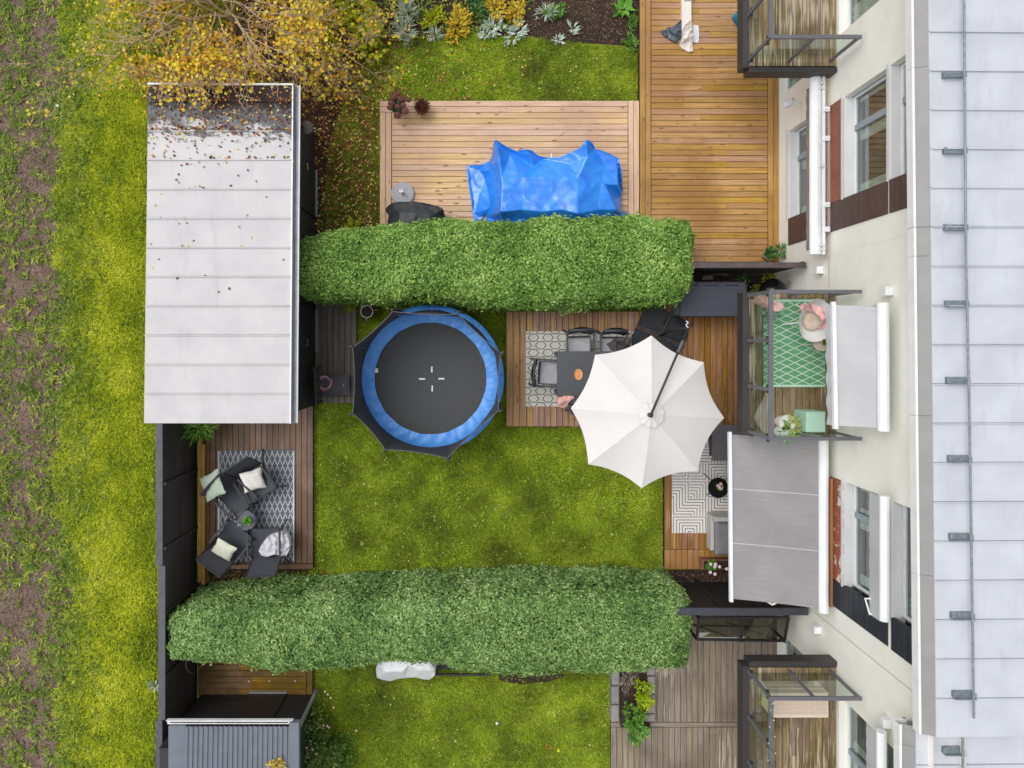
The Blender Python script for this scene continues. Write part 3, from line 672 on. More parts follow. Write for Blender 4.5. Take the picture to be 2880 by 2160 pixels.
# --- big shed
sroot = thing('garden_shed', 'long black garden shed with pale grey seamed sheet roof', 'shed', (-4.8, 1.6, 0))
o = Vector(sroot.location)
ZL, ZR = 2.62, 2.42
def roofp(f, py):                                            # f 0 = west edge, 1 = east edge
    xw = 417 + (405-417)*(py-236)/955; xe = 826 + (819-826)*(py-236)/955
    return P(xw+(xe-xw)*f, py, ZL+(ZR-ZL)*f) - o
X1s, Y0s, Y1s = -3.58, -1.33, 4.52
bays = []
for k in range(int((Y1s-Y0s)/.145)):                         # vertical cladding boards of the east wall
    y = Y0s+k*.145
    mb = MB(); mb.box(X1s-.02-o.x, X1s-o.x, y-o.y+.002, y+.143-o.y, .03, 2.32); mb.build('cladding_board', m_dkwall, sroot)
mb = MB(); mb.box(-6.0-o.x, X1s-.021-o.x, Y0s+.01-o.y, Y1s-.01-o.y, 0, 2.3); mb.build('wall', m_dkwall, sroot)
seams = [236,285,367.6,448,531,613,695.5,776.5,859,941,1024,1106,1191]
for a, b in zip(seams[:-1], seams[1:]):
    p = [roofp(0,a), roofp(1,a), roofp(1,b), roofp(0,b)]; mb = MB()
    top = [q.copy() for q in p]; bot = [q - Vector((0,0,.03)) for q in p]
    top[2].y += .004; top[3].y += .004; bot[2].y += .004; bot[3].y += .004
    mb.add(bot+top, [(0,1,2,3),(7,6,5,4),(0,4,5,1),(1,5,6,2),(2,6,7,3),(3,7,4,0)])
    mb.beam(p[0]+Vector((0,-.012,.012)), p[1]+Vector((-.03,-.012,.012)), .016, .03)
    mb.build('roof_panel', m_shed_roof, sroot)
a, b = roofp(1,236), roofp(1,1191)
mb = MB(); mb.beam(a+Vector((-.012,0,.012)), b+Vector((-.012,0,.012)), .022, .03); mb.beam(roofp(0,237.5)+Vector((0,0,.02)), a+Vector((0,-.02,.02)), .03, .05); mb.build('edge_trim', m_white_metal, sroot)
mb = MB()
ga, gb = Vector((a.x+.045,a.y,2.33)), Vector((b.x+.04,b.y,2.33))
for w_, dz, dx in ((.012,.03,.04),(.012,.03,-.035)): mb.beam(ga+Vector((dx,0,.01)), gb+Vector((dx,0,.01)), w_, .05)
mb.beam(ga+Vector((0,0,-.03)), gb+Vector((0,0,-.03)), .08, .02)
mb.build('gutter', m_zinc, sroot)
mb = MB(); mb.beam(ga+Vector((.055,0,.02)), gb+Vector((.055,0,.02)), .012, .04); mb.build('gutter_lip', m_white_metal, sroot)
def shed_door(ya, yb, hy, handle_dir):
    d = MB(); d.box(X1s+.002-o.x, X1s+.03-o.x, ya-o.y, yb-o.y, .12, 2.05); dd = d.build('door', m_door, sroot)
    h = MB(); h.tube([(X1s+.03-o.x,hy-o.y,1.05),(X1s+.085-o.x,hy-o.y,1.05),(X1s+.09-o.x,hy-o.y+handle_dir*.13,1.05)], .011, 6); h.build('handle', m_steel, dd)
    s = MB(); s.box(X1s+.03-o.x, X1s+.065-o.x, ya-o.y+.02, yb-o.y-.02, .09, .11); s.build('threshold', m_zinc, dd)
shed_door(2.68, 3.72, 3.6, -1); shed_door(-.2, .72, -.05, 1)
mb = MB(); lx = X1s-o.x; ly = (CY-358)/F*(H-1.7)-o.y
mb.tube([(lx,ly,1.55),(lx+.06,ly,1.75),(lx+.2,ly,1.76)], .012, 6); lamp = mb.build('wall_lamp', m_door, sroot)
mb = MB(); mb.lathe([(.03,.06),(.05,.04),(.13,-.02),(.135,-.03),(.12,-.028)], (lx+.22,ly,1.72), 20); mb.build('lamp_shade', M('lamp_grey',(120,112,108),.5,.2), lamp, smooth=True)
# leaves on the shed roof
def roof_leaves(n, ylo, yhi, pw):
    f = G.random(n); py = ylo + (yhi-ylo)*G.random(n)**pw; return f, py
f1, y1_ = roof_leaves(650, 238, 372, 1.0); f2, y2_ = roof_leaves(160, 372, 470, 2.0); f3, y3_ = roof_leaves(34, 470, 820, 1.6)
f = np.concatenate([f1,f2,f3]); py = np.concatenate([y1_,y2_,y3_])
snap = np.array(seams[1:-1]); k = G.random(len(py)) < .3
for i in np.where(k)[0]:
    s = snap[np.argmin(abs(snap-py[i]))]
    if abs(s-py[i]) < 28: py[i] = s - 3 - 5*G.random()
q = np.array([list(roofp(a_, b_)+o) for a_, b_ in zip(f, py)])
litter('roof_leaves', q[:,0], q[:,1], q[:,2]+.008, 'brown fallen leaves lying on the seamed shed roof', .03, .065, 1.2)

# --- small corrugated shed
m_corr = M('corrugated_grey', (112,118,128), .5, .08, 5)
croot = thing('corrugated_shed', 'small black shed with dark grey corrugated roof and white gutter', 'shed', (-4.8,-8.2,0)); o = Vector(croot.location)
xa, xb, yw, zt = -5.98, -3.64, -7.5, 2.12
for k in range(16):
    mb = MB(); y = k*.134; mb.box(xa-o.x, xb-o.x, yw-.02-o.y, yw-o.y, y+.004, y+.13); mb.build('cladding_board', m_dkwall, croot)
mb = MB(); mb.box(xa-o.x, xb-o.x, -9.6-o.y, yw-.022-o.y, 0, 2.1); mb.build('wall', m_dkwall, croot)
d = MB(); d.box(-4.96-o.x, -4.16-o.x, yw+.002-o.y, yw+.03-o.y, .16, 2.0); dd = d.build('door', M('brown_black_door',(54,48,44),.6,.2), croot)
h = MB(); h.tube([(-4.3-o.x,yw+.03-o.y,1.4),(-4.3-o.x,yw+.09-o.y,1.4),(-4.42-o.x,yw+.1-o.y,1.4)], .011, 6); h.build('handle', m_steel, dd)
s = MB(); s.box(-4.96-o.x,-4.16-o.x,yw+.03-o.y,yw+.07-o.y,.12,.15); s.build('threshold', m_zinc, dd)
ya = P(0,2042,2.2).y; x0, x1 = P(522,2042,2.2).x, P(815,2042,2.2).x; n = 21; pitch = (x1-x0)/n
prof = []
for k in range(n):
    X = x0+k*pitch; prof += [(X,0),(X+pitch*.12,.022),(X+pitch*.55,.022),(X+pitch*.67,0)]
prof.append((x1,0)); mb = MB()
mb.add([(px-o.x, ya-o.y, 2.2+pz) for px,pz in prof]+[(px-o.x, -10-o.y, 2.34+pz) for px,pz in prof], [(i,i+len(prof),i+1+len(prof),i+1) for i in range(len(prof)-1)])
mb.build('roof_sheet', m_corr, croot)
mb = MB(); xl = P(474,2042,2.2).x
mb.box(xl-o.x, x0-.001-o.x, -10-o.y, ya-o.y, 2.12, 2.205); mb.build('verge_trim', m_corr, croot); mb = MB(); mb.box(x1+.001-o.x, P(842,2042,2.2).x-o.x, -10-o.y, ya+.08-o.y, 2.12, 2.235); mb.build('verge_trim', m_corr, croot)
mb = MB(); gx0, gx1 = P(470,2030,2.15).x-o.x, P(825,2030,2.15).x-o.x; gy = ya-o.y
mb.box(gx0, gx1, gy+.004, gy+.09, 2.13, 2.14); mb.box(gx0, gx1, gy+.09, gy+.1, 2.12, 2.2); mb.build('gutter', m_white_metal, croot)
mb = MB(); mb.box(gx0+.05, gx1-.1, gy+.03, gy+.045, 2.141, 2.15); mb.build('gutter_debris', m_core, croot)
mb = MB(); mb.tube([(gx1+.02,gy+.02,2.1),(gx1+.06,gy-.05,1.95),(xb+.1-o.x,yw+.06-o.y,1.6),(xb+.1-o.x,yw+.06-o.y,.3),(xb+.12-o.x,yw+.14-o.y,.18)], .038, 10); mb.build('downpipe', m_zinc, croot, smooth=True)

# ================================================================ row houses
WX = 6.29
m_wall = M('cream_render', (246,243,234), .85, .03, 3, .15, 120, coords='pos')
m_frame = M('window_white', (236,238,240), .4, .04)
m_frame_g = M('window_grey', (150,160,170), .4, .08)
m_sill = M('sill_metal', (208,208,209), .45, .06, 2)
m_orange = M('rust_panel', (148,90,68), .7, .12, 3, .2, 30)
def peel_mat():
    m, t, b, o = _new('peeling_panel'); p = pos(t)
    k = ramp(t, math_(t,'ADD',noise(t,p,4,5,.6),math_(t,'MULTIPLY',math_(t,'SUBTRACT',nd(t,'ShaderNodeSeparateXYZ',{0:p}).outputs['Z'],2.72),.6)), [(.58,(0,0,0)),(.6,(1,1,1))])
    t.links.new(mixc(t,k,lin((150,86,62)),lin((214,200,194))), b.inputs['Base Color']); b.inputs['Roughness'].default_value = .7; return m
m_peel = peel_mat()
m_brownp2 = M('brown_panel', (92,70,66), .6, .12, 5, .2, 40)
m_navyp = M('navy_panel', (52,54,66), .5, .15, 5, .2, 40)
m_glass = glass('window_glass', (214,226,222), 1.0, .14)
m_room = M('room_dark', (96,92,86), .9, .2, 2)
m_curtain = M('curtain', (216,220,212), .9, .1, 12)
m_teal = M('teal_blind', (70,120,130), .8, .2, 4)
m_roof = seam_roof_mat('house_sheet', (203,206,211), (188,191,197))
m_eave = M('eave_flashing', (146,144,142), .5, .06, 3)
m_galv = M('galvanised', (140,152,156), .5, .2, 20, metal=.2)
def wall_part(root, y0, y1, z0, z1, holes):
    o = Vector(root.location); mb = MB(); D = .2
    ysn = sorted({y0,y1,*[h[0] for h in holes],*[h[1] for h in holes]}); zs = sorted({z0,z1,*[h[2] for h in holes],*[h[3] for h in holes]})
    for i in range(len(ysn)-1):
        for j in range(len(zs)-1):
            a,b,c,d = ysn[i],ysn[i+1],zs[j],zs[j+1]; my, mz = (a+b)/2,(c+d)/2
            if any(h[0]<my<h[1] and h[2]<mz<h[3] for h in holes): continue
            mb.add([(WX-o.x,a-o.y,c),(WX-o.x,b-o.y,c),(WX-o.x,b-o.y,d),(WX-o.x,a-o.y,d)], [(3,2,1,0)])
    for a,b,c,d in holes:
        x, X = WX-o.x, WX+D-o.x; A, B = a-o.y, b-o.y
        mb.add([(x,A,c),(X,A,c),(X,A,d),(x,A,d)], [(3,2,1,0)]); mb.add([(x,B,c),(X,B,c),(X,B,d),(x,B,d)], [(0,1,2,3)])
        mb.add([(x,A,d),(X,A,d),(X,B,d),(x,B,d)], [(0,1,2,3)]); mb.add([(x,A,c),(X,A,c),(X,B,c),(x,B,c)], [(3,2,1,0)])
    mb.add([(WX+.45-o.x,y0-o.y,z0),(WX+.45-o.x,y1-o.y,z0),(WX+.45-o.x,y1-o.y,z1),(WX+.45-o.x,y0-o.y,z1)], [(0,1,2,3)])
    return mb.build('wall', m_wall, root)
def window(root, y0, y1, z0, z1, sill=True, split=None, curtain=True, blind=None, split_z=None, name='window'):
    o = Vector(root.location); X = WX+.14-o.x; a, b = y0-o.y, y1-o.y
    fr = MB(); t = .055; zb = z0+(.03 if sill else 0)
    fr.box(X,X+.05,a+.004,a+t,zb,z1-.002); fr.box(X,X+.05,b-t,b-.004,zb,z1-.002); fr.box(X,X+.05,a+t,b-t,zb,zb+t); fr.box(X,X+.05,a+t,b-t,z1-t,z1-.002)
    wd = fr.build(name, m_frame, root)
    cells = [(a+t,b-t,zb+t,z1-t)]
    if split:
        s = split-o.y; mu = MB(); mu.box(X-.006,X+.052,s-.05,s+.05,zb+t,z1-t); mu.build('mullion', m_frame_g, wd); cells = [(a+t,s-.05,zb+t,z1-t),(s+.05,b-t,zb+t,z1-t)]
    if split_z:
        mu = MB(); mu.box(X-.006,X+.052,a+t,b-t,split_z-.05,split_z+.05); mu.build('transom', m_frame_g, wd); cells = [(a+t,b-t,zb+t,split_z-.05),(a+t,b-t,split_z+.05,z1-t)]
    tr_ = MB()
    for c in (a+.004, b-.004-.02): tr_.box(X-.012,X-.001,c,c+.02,zb,z1-.003)
    tr_.build('frame_trim', m_frame_g, wd)
    for (p,q,r_,s_) in cells:
        g = MB(); g.add([(X+.025,p,r_),(X+.025,q,r_),(X+.025,q,s_),(X+.025,p,s_)],[(3,2,1,0)]); g.build('pane', m_glass, wd)
        if curtain:
            for u, v in ((p,p+(q-p)*.16),(q-(q-p)*.16,q)):
                k = MB(); k.grid(10, 2, lambda i,j,u=u,v=v,r_=r_,s_=s_: (X+.09+.012*math.sin(i*20), u+(v-u)*i, r_+(s_-r_)*j)); k.build('curtain', m_curtain, wd)
        if blind:
            k = MB(); k.add([(X+.1,p,r_+(s_-r_)*.1),(X+.1,q,r_+(s_-r_)*.1),(X+.1,q,s_),(X+.1,p,s_)],[(3,2,1,0)]); k.build('blind', blind, wd)
    if sill:
        s = MB(); x0 = WX-.035-o.x; x1 = WX+.138-o.x
        s.add([(x0,a-.03,z0-.01),(x1,a-.03,z0+.028),(x1,b+.03,z0+.028),(x0,b+.03,z0-.01),(x0,a-.03,z0-.05),(x0,b+.03,z0-.05)],[(0,1,2,3),(4,0,3,5)][::1]); so_ = s.build('sill', m_sill, wd)
        so_.data.flip_normals() if so_.data.polygons[0].normal.z < 0 else None
    room = MB(); room.add([(WX+.42-o.x,a-.3,z0-.2),(WX+.42-o.x,b+.3,z0-.2),(WX+.42-o.x,b+.3,z1+.2),(WX+.42-o.x,a-.3,z1+.2)],[(3,2,1,0)]); room.build('room_back', m_room, wd)
    return wd
def panel(root, y0, y1, z0, z1, m, strips=0, name='cladding_panel'):
    o = Vector(root.location); x = WX-o.x
    if not strips:
        mb = MB(); mb.box(x-.02,x+.05,y0-o.y,y1-o.y,z0,z1); return mb.build(name, m, root)
    p = None; h = (z1-z0)/strips
    mb = MB(); mb.box(x-.004,x+.05,y0-o.y,y1-o.y,z0,z1); p = mb.build(name, m, root)
    for k in range(strips):
        mb = MB(); mb.box(x-.022,x-.005,y0-o.y+.004,y1-o.y-.004,z0+k*h+.006,z0+(k+1)*h-.003); mb.build('slat', m, p)
EAVE_X, EAVE_Z = 5.93, 5.56
def roof_part(root, ya, yb, z0, drift=True):
    o = Vector(root.location); p_ = .534
    def xs(Y): return EAVE_X + (.105*(4.5-Y)/9.8 if drift else .0)
    n = max(1, round((yb-ya)/p_)); p = (yb-ya)/n; rf = None
    mb = MB(); mb.box(7.2-o.x, 14-o.x, ya+.02-o.y, yb-.02-o.y, z0-.3, z0-.12); rf = mb.build('roof', m_eave, root)
    for k in range(n):
        a, b = ya+k*p, ya+(k+1)*p; mb = MB(); x0a, x0b = xs(a)+.19-o.x, xs(b)+.19-o.x; X = 14-o.x; z1 = z0-.14
        mb.add([(x0a,a-o.y+.003,z0-.05),(X,a-o.y+.003,z1-.05),(X,b-o.y-.003,z1-.05),(x0b,b-o.y-.003,z0-.05),(x0a,a-o.y+.003,z0),(X,a-o.y+.003,z1),(X,b-o.y-.003,z1),(x0b,b-o.y-.003,z0)],
               [(3,2,1,0),(4,5,6,7),(0,1,5,4),(1,2,6,5),(2,3,7,6),(3,0,4,7)])
        mb.beam((x0b+.01,b-o.y-.010,z0+.012), (X,b-o.y-.010,z1+.012), .012, .03)
        mb.build('roof_panel', m_roof, rf)
    L = 2.2; yy = ya
    while yy < yb-.01:
        y2 = min(yy+L, yb); mb = MB(); xa, xb_ = xs(yy)-o.x, xs(y2)-o.x
        mb.add([(xa+.03,yy-o.y+.002,z0-.09),(xa+.188,yy-o.y+.002,z0-.02),(xb_+.188,y2-o.y-.002,z0-.02),(xb_+.03,y2-o.y-.002,z0-.09)],[(0,1,2,3)])
        mb.add([(xa+.188,yy-o.y+.002,z0-.02),(xa+.188,yy-o.y+.002,z0-.3),(xb_+.188,y2-o.y-.002,z0-.3),(xb_+.188,y2-o.y-.002,z0-.02)],[(0,1,2,3)])
        e = mb.build('eave_flashing', m_eave, rf)
        mb = MB(); mb.add([(xa,yy-o.y+.002,z0-.075),(xa+.035,yy-o.y+.002,z0-.075),(xb_+.035,y2-o.y-.002,z0-.075),(xb_,y2-o.y-.002,z0-.075),(xa,yy-o.y+.002,z0-.22),(xb_,y2-o.y-.002,z0-.22)],[(0,1,2,3),(4,0,3,5)])
        mb.build('fascia', m_white_metal, rf); yy = y2
    # soffit closing the gap to the wall
    mb = MB(); mb.add([(xs(ya)-o.x,ya-o.y,z0-.22),(7.2-o.x,ya-o.y,z0-.22),(7.2-o.x,yb-o.y,z0-.22),(xs(yb)-o.x,yb-o.y,z0-.22)],[(0,1,2,3)])
    mb.add([(xs(ya)-o.x,ya-o.y,z0-.22),(xs(ya)+.03-o.x,ya-o.y,z0-.09),(xs(ya)+.19-o.x,ya-o.y,z0-.02),(14-o.x,ya-o.y,z0-.16),(14-o.x,ya-o.y,z0-.5),(xs(ya)+.2-o.x,ya-o.y,z0-.35)],[(5,4,3,2,1,0)])
    mb.build('soffit', m_white_metal, rf)
    return rf
def snow_rail(root, pts, brk):
    o = Vector(root.location); mb = MB(); mb.tube([Vector(p)-o for p in pts], .016, 8); r = mb.build('snow_rail', m_galv, root)
    for px, py, z in brk:
        c = P(px,py,z)-o; mb = MB(); mb.box(c.x-.14,c.x+.15,c.y-.05,c.y-.044,z-.08,z-.0); mb.box(c.x-.14,c.x+.15,c.y-.05,c.y+.04,z-.105,z-.098)
        mb.box(c.x+.1,c.x+.15,c.y-.044,c.y+.03,z-.02,z-.012); mb.box(c.x-.14,c.x-.1,c.y-.044,c.y+.04,z-.06,z-.05); mb.build('bracket', m_galv, r)

def house(label, y): return thing('row_house', label, 'house', (WX+.2, y, 0))
YN, YS = 1.6, -5.09
hN = house('north row house with rust-brown spandrel and brown window panels', 5.5)
wall_part(hN, YN, 9.5, -.1, 5.5, [(2.0,4.34,.74,2.15),(2.0,4.27,2.46,4.3),(2.0,4.28,4.35,5.25),(5.42,8.2,2.78,4.5),(5.2,6.9,.28,2.3)])
window(hN, 2.55,4.34,.74,2.15, split_z=None, split=3.75); panel(hN, 2.0,2.55,.74,2.15,m_brownp2,9)
window(hN, 2.52,4.27,2.96,4.3, split=3.7); panel(hN,2.52,4.27,2.46,2.955,m_orange); panel(hN,2.0,2.515,2.46,4.3,m_brownp2,11)
window(hN, 2.52,4.28,4.35,5.25, split=3.7); panel(hN,2.0,2.515,4.35,5.25,m_brownp2,6)
window(hN, 5.42,8.2,2.78,4.5, sill=False, name='balcony_door', blind=m_room); window(hN,5.2,6.9,.28,2.3,sill=False,name='terrace_door')
hC = house('centre row house with peeling rust spandrel and navy slatted panel', -1.8)
wall_part(hC, YS+.008, YN-.002, -.1, 5.5, [(-4.69,-2.4,2.5,4.3),(-4.7,-2.42,4.4,5.25),(-1.3,.6,2.78,4.2),(-4.4,-1.8,.25,2.2)])
window(hC,-4.2,-2.4,2.96,4.3,split=-2.95); panel(hC,-4.2,-2.4,2.5,2.955,m_peel); panel(hC,-4.69,-4.205,2.5,4.3,m_navyp,11)
window(hC,-4.2,-2.42,4.4,5.25); panel(hC,-4.7,-4.205,4.4,5.25,m_navyp,6)
window(hC,-1.3,.6,2.78,4.2,sill=False,name='balcony_door'); window(hC,-4.4,-1.8,.25,2.2,sill=False,split=-3.1,name='terrace_door')
hS = house('south row house with lower roof and teal blinds in the balcony window', -7.5)
wall_part(hS, -12, YS, -.1, 5.4, [(-9.2,-6.2,2.78,4.45),(-8.0,-6.1,.2,2.25)])
window(hS,-9.2,-6.2,2.78,4.45,sill=False,split=-7.15,blind=m_teal,name='balcony_door'); window(hS,-8.0,-6.1,.2,2.25,sill=False,name='terrace_door')
roof_part(hN, 1.6, 10.15, EAVE_Z); roof_part(hC, -5.40, 1.598, EAVE_Z)
roof_part(hS, -12.3, -5.41, EAVE_Z-.28, False)
def rl(px, py, z=EAVE_Z+.1): return P(px,py,z)
snow_rail(hN, [rl(2711,-60), rl(2716,640), rl(2716.5,703,)], [(2690,204,EAVE_Z+.1),(2692,419,EAVE_Z+.1),(2694,636,EAVE_Z+.1)])
snow_rail(hC, [rl(2716.5,704), rl(2727,1200), rl(2739,2020)], [(2697,852,EAVE_Z+.1),(2700,1069,EAVE_Z+.1),(2705,1291,EAVE_Z+.1),(2709,1512,EAVE_Z+.1),(2713,1735,EAVE_Z+.1),(2718,1959,EAVE_Z+.1)])
snow_rail(hS, [rl(2707,2076,EAVE_Z-.18), rl(2709,2300,EAVE_Z-.18)], [(2689,2117,EAVE_Z-.18)])
for hs_, px, py, X in ((hC,2305,760,.06),(hC,2492,819,.1),(hS,2298,1771,.06),(hS,2486,2034,.1)):
    zz = H - (WX-X)*F/(px-CX); Y = (CY-py)*(WX-X)/(px-CX); o = Vector(hs_.location); mb = MB()
    mb.bbox(WX-.13-o.x, WX-.002-o.x, Y-.07-o.y, Y+.07-o.y, zz-.09, zz+.05, .012); mb.build('vent_hood', m_frame, hs_)
mb = MB(); o = Vector(hC.location); mb.box(WX-.006-o.x, WX-.0005-o.x, 1.0-o.y, 1.59-o.y, 2.42, 2.432); mb.build('wall_joint', m_eave, hC)

# ================================================================ balconies
m_blksteel = M('black_steel', (58,54,54), .5, .12, 5)
m_rail = M('grey_rail', (104,104,110), .45, .06, 5)
m_bglass = glass('balcony_glass', (226,236,228), 1.15, .04)
BZ = 2.7
def balcony(label, y0, y1, posts_y, side, fascia_sides):
    root = thing('balcony', label, 'balcony', (5.45, (y0+y1)/2, BZ)); o = Vector(root.location)
    boards(root, (4.735, WX-.012, y0+.03, y1-.03), BZ, m_dk_b, True, pitch=.122, joint=.3)
    mb = MB(); mb.box(4.75-o.x, WX-.004-o.x, y0+.02-o.y, y1-.02-o.y, -.2, -.03); mb.build('slab', m_blksteel, root)
    mb = MB(); mb.box(4.62-o.x, 4.73-o.x, y0-.0-o.y, y1-o.y, -.26, .02); mb.build('fascia', m_blksteel, root)
    for s in fascia_sides:
        Y = y1 if s > 0 else y0; mb = MB(); mb.box(4.731-o.x, WX-.002-o.x, Y-o.y-(.09 if s > 0 else 0)+(.088 if s > 0 else -.088), Y-o.y+(.088 if s > 0 else 0), -.26, .022); mb.build('fascia', m_blksteel, root)
    rt = 1.0; xr = 4.72-o.x
    rl_ = MB(); ya, yb = posts_y[-1]-o.y, posts_y[0]-o.y
    rl_.box(xr-.035, xr+.035, min(ya,yb)-.03, max(ya,yb)+.03, rt-.03, rt+.01); railing = rl_.build('railing', m_rail, root)
    for Y in posts_y:
        p = MB(); p.box(xr-.02, xr+.02, Y-o.y-.03, Y-o.y+.03, .0, rt-.03); p.build('post', m_rail, railing)
        for z in (.15,.85):
            for s in (-1,1):
                c = MB(); c.box(xr-.015,xr+.025,Y-o.y+s*.05-.02,Y-o.y+s*.05+.02,z-.025,z+.025); c.build('glass_clamp', m_blksteel, railing)
    for a, b in zip(posts_y[:-1], posts_y[1:]):
        g = MB(); lo, hi = min(a,b)-o.y+.05, max(a,b)-o.y-.05; g.add([(xr,lo,.08),(xr,hi,.08),(xr,hi,.93),(xr,lo,.93)],[(0,1,2,3)]); g.build('glass_pane', m_bglass, railing)
    for Y in side:
        r = MB(); r.box(xr+.036, WX-.09-o.x, Y-o.y-.03, Y-o.y+.03, rt-.032, rt+.008); sr = r.build('side_railing', m_rail, root)
        for X in (xr+.72, WX-.12-o.x):
            p = MB(); p.box(X-.025,X+.025,Y-o.y-.018,Y-o.y+.018,0,rt-.033); p.build('post', m_rail, sr)
        for a, b in ((xr+.06,xr+.67),(xr+.77,WX-.17-o.x)):
            g = MB(); g.add([(a,Y-o.y,.08),(b,Y-o.y,.08),(b,Y-o.y,.93),(a,Y-o.y,.93)],[(0,1,2,3)]); g.build('glass_pane', m_bglass, sr)
    return root
balcony('centre balcony with glass railing, green rug and white chair', -1.63, .9, [.84,.045,-.755,-1.56], [.84,-1.56], [])
balcony('north balcony with glass railing and bare weathered boards', 4.88, 7.5, [5.0,5.8,6.6,7.4], [5.0], [-1])
balcony('south balcony with glass railing and string lights', -8.6, -5.72, [-5.8,-6.6,-7.4,-8.2], [-5.8], [1])

# ================================================================ screens between the terraces
def screen(label, ya, xl, xr, z, m, nslat, th, slatgap=.13):
    root = thing('privacy_screen', label, 'screen', ((xl+xr)/2, ya, 0)); o = Vector(root.location)
    for k in range(nslat):
        zz = .08+k*(z-.12)/nslat; mb = MB(); mb.box(xl-o.x, xr-o.x-(.0 if k > nslat-3 else .03), -.014, .014, zz, zz+(z-.12)/nslat-.006); mb.build('slat', m, root)
    n = 4
    for k in range(n):
        X = xl+.05+(xr-xl-.1)*k/(n-1); mb = MB(); mb.box(X-o.x-.03,X-o.x+.03,.016,.07,0,z-.03); mb.build('post', m, root)
    mb = MB(); mb.bbox(xl-o.x, xr-o.x, -th/2, th/2, z-.03, z, .006); mb.build('cap_board', m_scr_cap, root)
    return root
m_scr = M('screen_stain', (58,50,50), .7, .2, 8, .2, 50)
m_scr_cap = M('screen_cap', (96,86,86), .65, .2, 7, .2, 50)
m_scr2 = M('screen_stain_dark', (46,38,38), .7, .2, 8, .2, 50)
screen('grey-brown slatted screen between the hedge end and the north terrace wall', 1.50, 3.95, 6.24, 1.63, m_scr, 10, .11)
m_scr_cap = M('screen_cap_blue', (66,66,76), .6, .15, 7, .2, 50)
screen('black slatted screen under the big grey awning, beside the south neighbour', -5.13, 3.75, 6.24, 1.72, m_scr2, 10, .14)

# lean-to glass frame of the south neighbour
m_gframe = M('black_frame', (40,38,38), .5, .1)
gr_ = thing('glass_leanto', 'low black-framed glass lean-to against the black screen', 'greenhouse', P(2090,1770,.15)); o = Vector(gr_.location)
bl, brr, fl, frr = P(1966,1738,1.35)-o, P(2218,1736,1.35)-o, P(1960,1798,1.15)-o, P(2206,1802,1.15)-o
bm, fm = (bl+brr)/2, (fl+frr)/2
mb = MB()
for a, b in ((bl,brr),(fl,frr),(bl,fl),(brr,frr),(bm,fm)): mb.beam(a, b, .045, .04)
lid = mb.build('lid_frame', m_gframe, gr_)
for a, b, c, d in ((bl,bm,fm,fl),(bm,brr,frr,fm)):
    g = MB(); g.add([a,b,c,d],[(3,2,1,0)]); g.build('pane', glass('leanto_glass',(190,186,178),1.0,.3) if 'leanto_glass' not in bpy.data.materials else bpy.data.materials['leanto_glass'], lid)
for p in (bl,brr,fl,frr):
    mb = MB(); mb.beam(p-Vector((0,0,.02)), (p.x,p.y,0), .04, .04); mb.build('leg', m_gframe, gr_)
mb = MB(); mb.beam((fl.x,fl.y,.3),(frr.x,frr.y,.3),.03,.03); mb.beam((fl.x,fl.y,.05),(fm.x,fm.y,1.1),.02,.02); mb.beam((fm.x,fm.y,.05),(frr.x,frr.y,1.1),.02,.02); mb.build('brace', m_gframe, gr_)

# ================================================================ awnings
def fabric_mat(name, c, c2):
    m, t, b, o = _new(name); p = nd(t,'ShaderNodeTexCoord').outputs['Object']
    k = noise(t, mapv(t, p, (3,60,1)), 1, 4, .6); k2 = noise(t, p, 1.4, 3)
    cc = mixc(t, ramp(t, k2, [(.35,(0,0,0)),(.7,(.6,.6,.6))]), ramp(t, k, [(.3,lin(c2)),(.7,lin(c))]), tuple(x*.86 for x in lin(c2)))
    t.links.new(cc, b.inputs['Base Color']); b.inputs['Roughness'].default_value = .8; return m
def awning(label, f0, f1, b0, b1, sag, fm, arms=True, valance=.0, seams_=(.33,.66)):
    c = (f0+f1+b0+b1)/4; root = thing('awning', label, 'awning', (c.x,c.y,c.z)); o = Vector(root.location)
    def fn(u, v):
        a = f0.lerp(f1, u); b = b0.lerp(b1, u); q = a.lerp(b, v); q.z -= sag*4*v*(1-v)+.012*math.sin(u*9)*v*(1-v); return q-o
    mb = MB(); mb.grid(28, 10, fn); fb = mb.build('fabric', fm, root, smooth=True)
    for s in seams_:
        mb = MB(); mb.grid(2, 10, lambda u, v, s=s: fn(s+(u-.5)*.006, v)+Vector((0,0,.004))); mb.build('seam', m_fab_lt if valance == 0 else fm, fb)
    mb = MB(); d = (f1-f0).normalized(); mb.beam(f0-d*.05-o, f1+d*.05-o, .06, .07); mb.build('front_bar', m_frame, root)
    if valance:
        mb = MB(); mb.grid(40, 3, lambda u, v: f0.lerp(f1,u)-o+Vector((-.03-.012*math.sin(u*33)*v-.02*v,0,-.03-valance*v))); mb.build('valance', fm, root, smooth=True)
    if arms:
        for s in (.12,.88):
            e = f0.lerp(f1,s)-o-Vector((0,0,.06)); w_ = b0.lerp(b1,s)-o-Vector((0,0,.12)); mid = (e+w_)/2+Vector((0,(.5-s)*1.1,-.02)); mb = MB(); mb.tube([e,mid,w_],.02,6); mb.build('folding_arm', m_frame, root)
    return root, o
def cassette(root, o, a, b, r, m=None, flat=1.0):
    d = (b-a); n = 12; mb = MB(); prof = []
    vs = []
    for p in (a,b):
        for k in range(n):
            t_ = 2*PI*k/n; vs.append(p-o+Vector((math.cos(t_)*r, 0, math.sin(t_)*r*flat)))
    mb.add(vs, [(k,(k+1)%n,n+(k+1)%n,n+k) for k in range(n)]+[tuple(range(n-1,-1,-1)),tuple(range(n,2*n))]); return mb.build('cassette', m or m_frame, root)
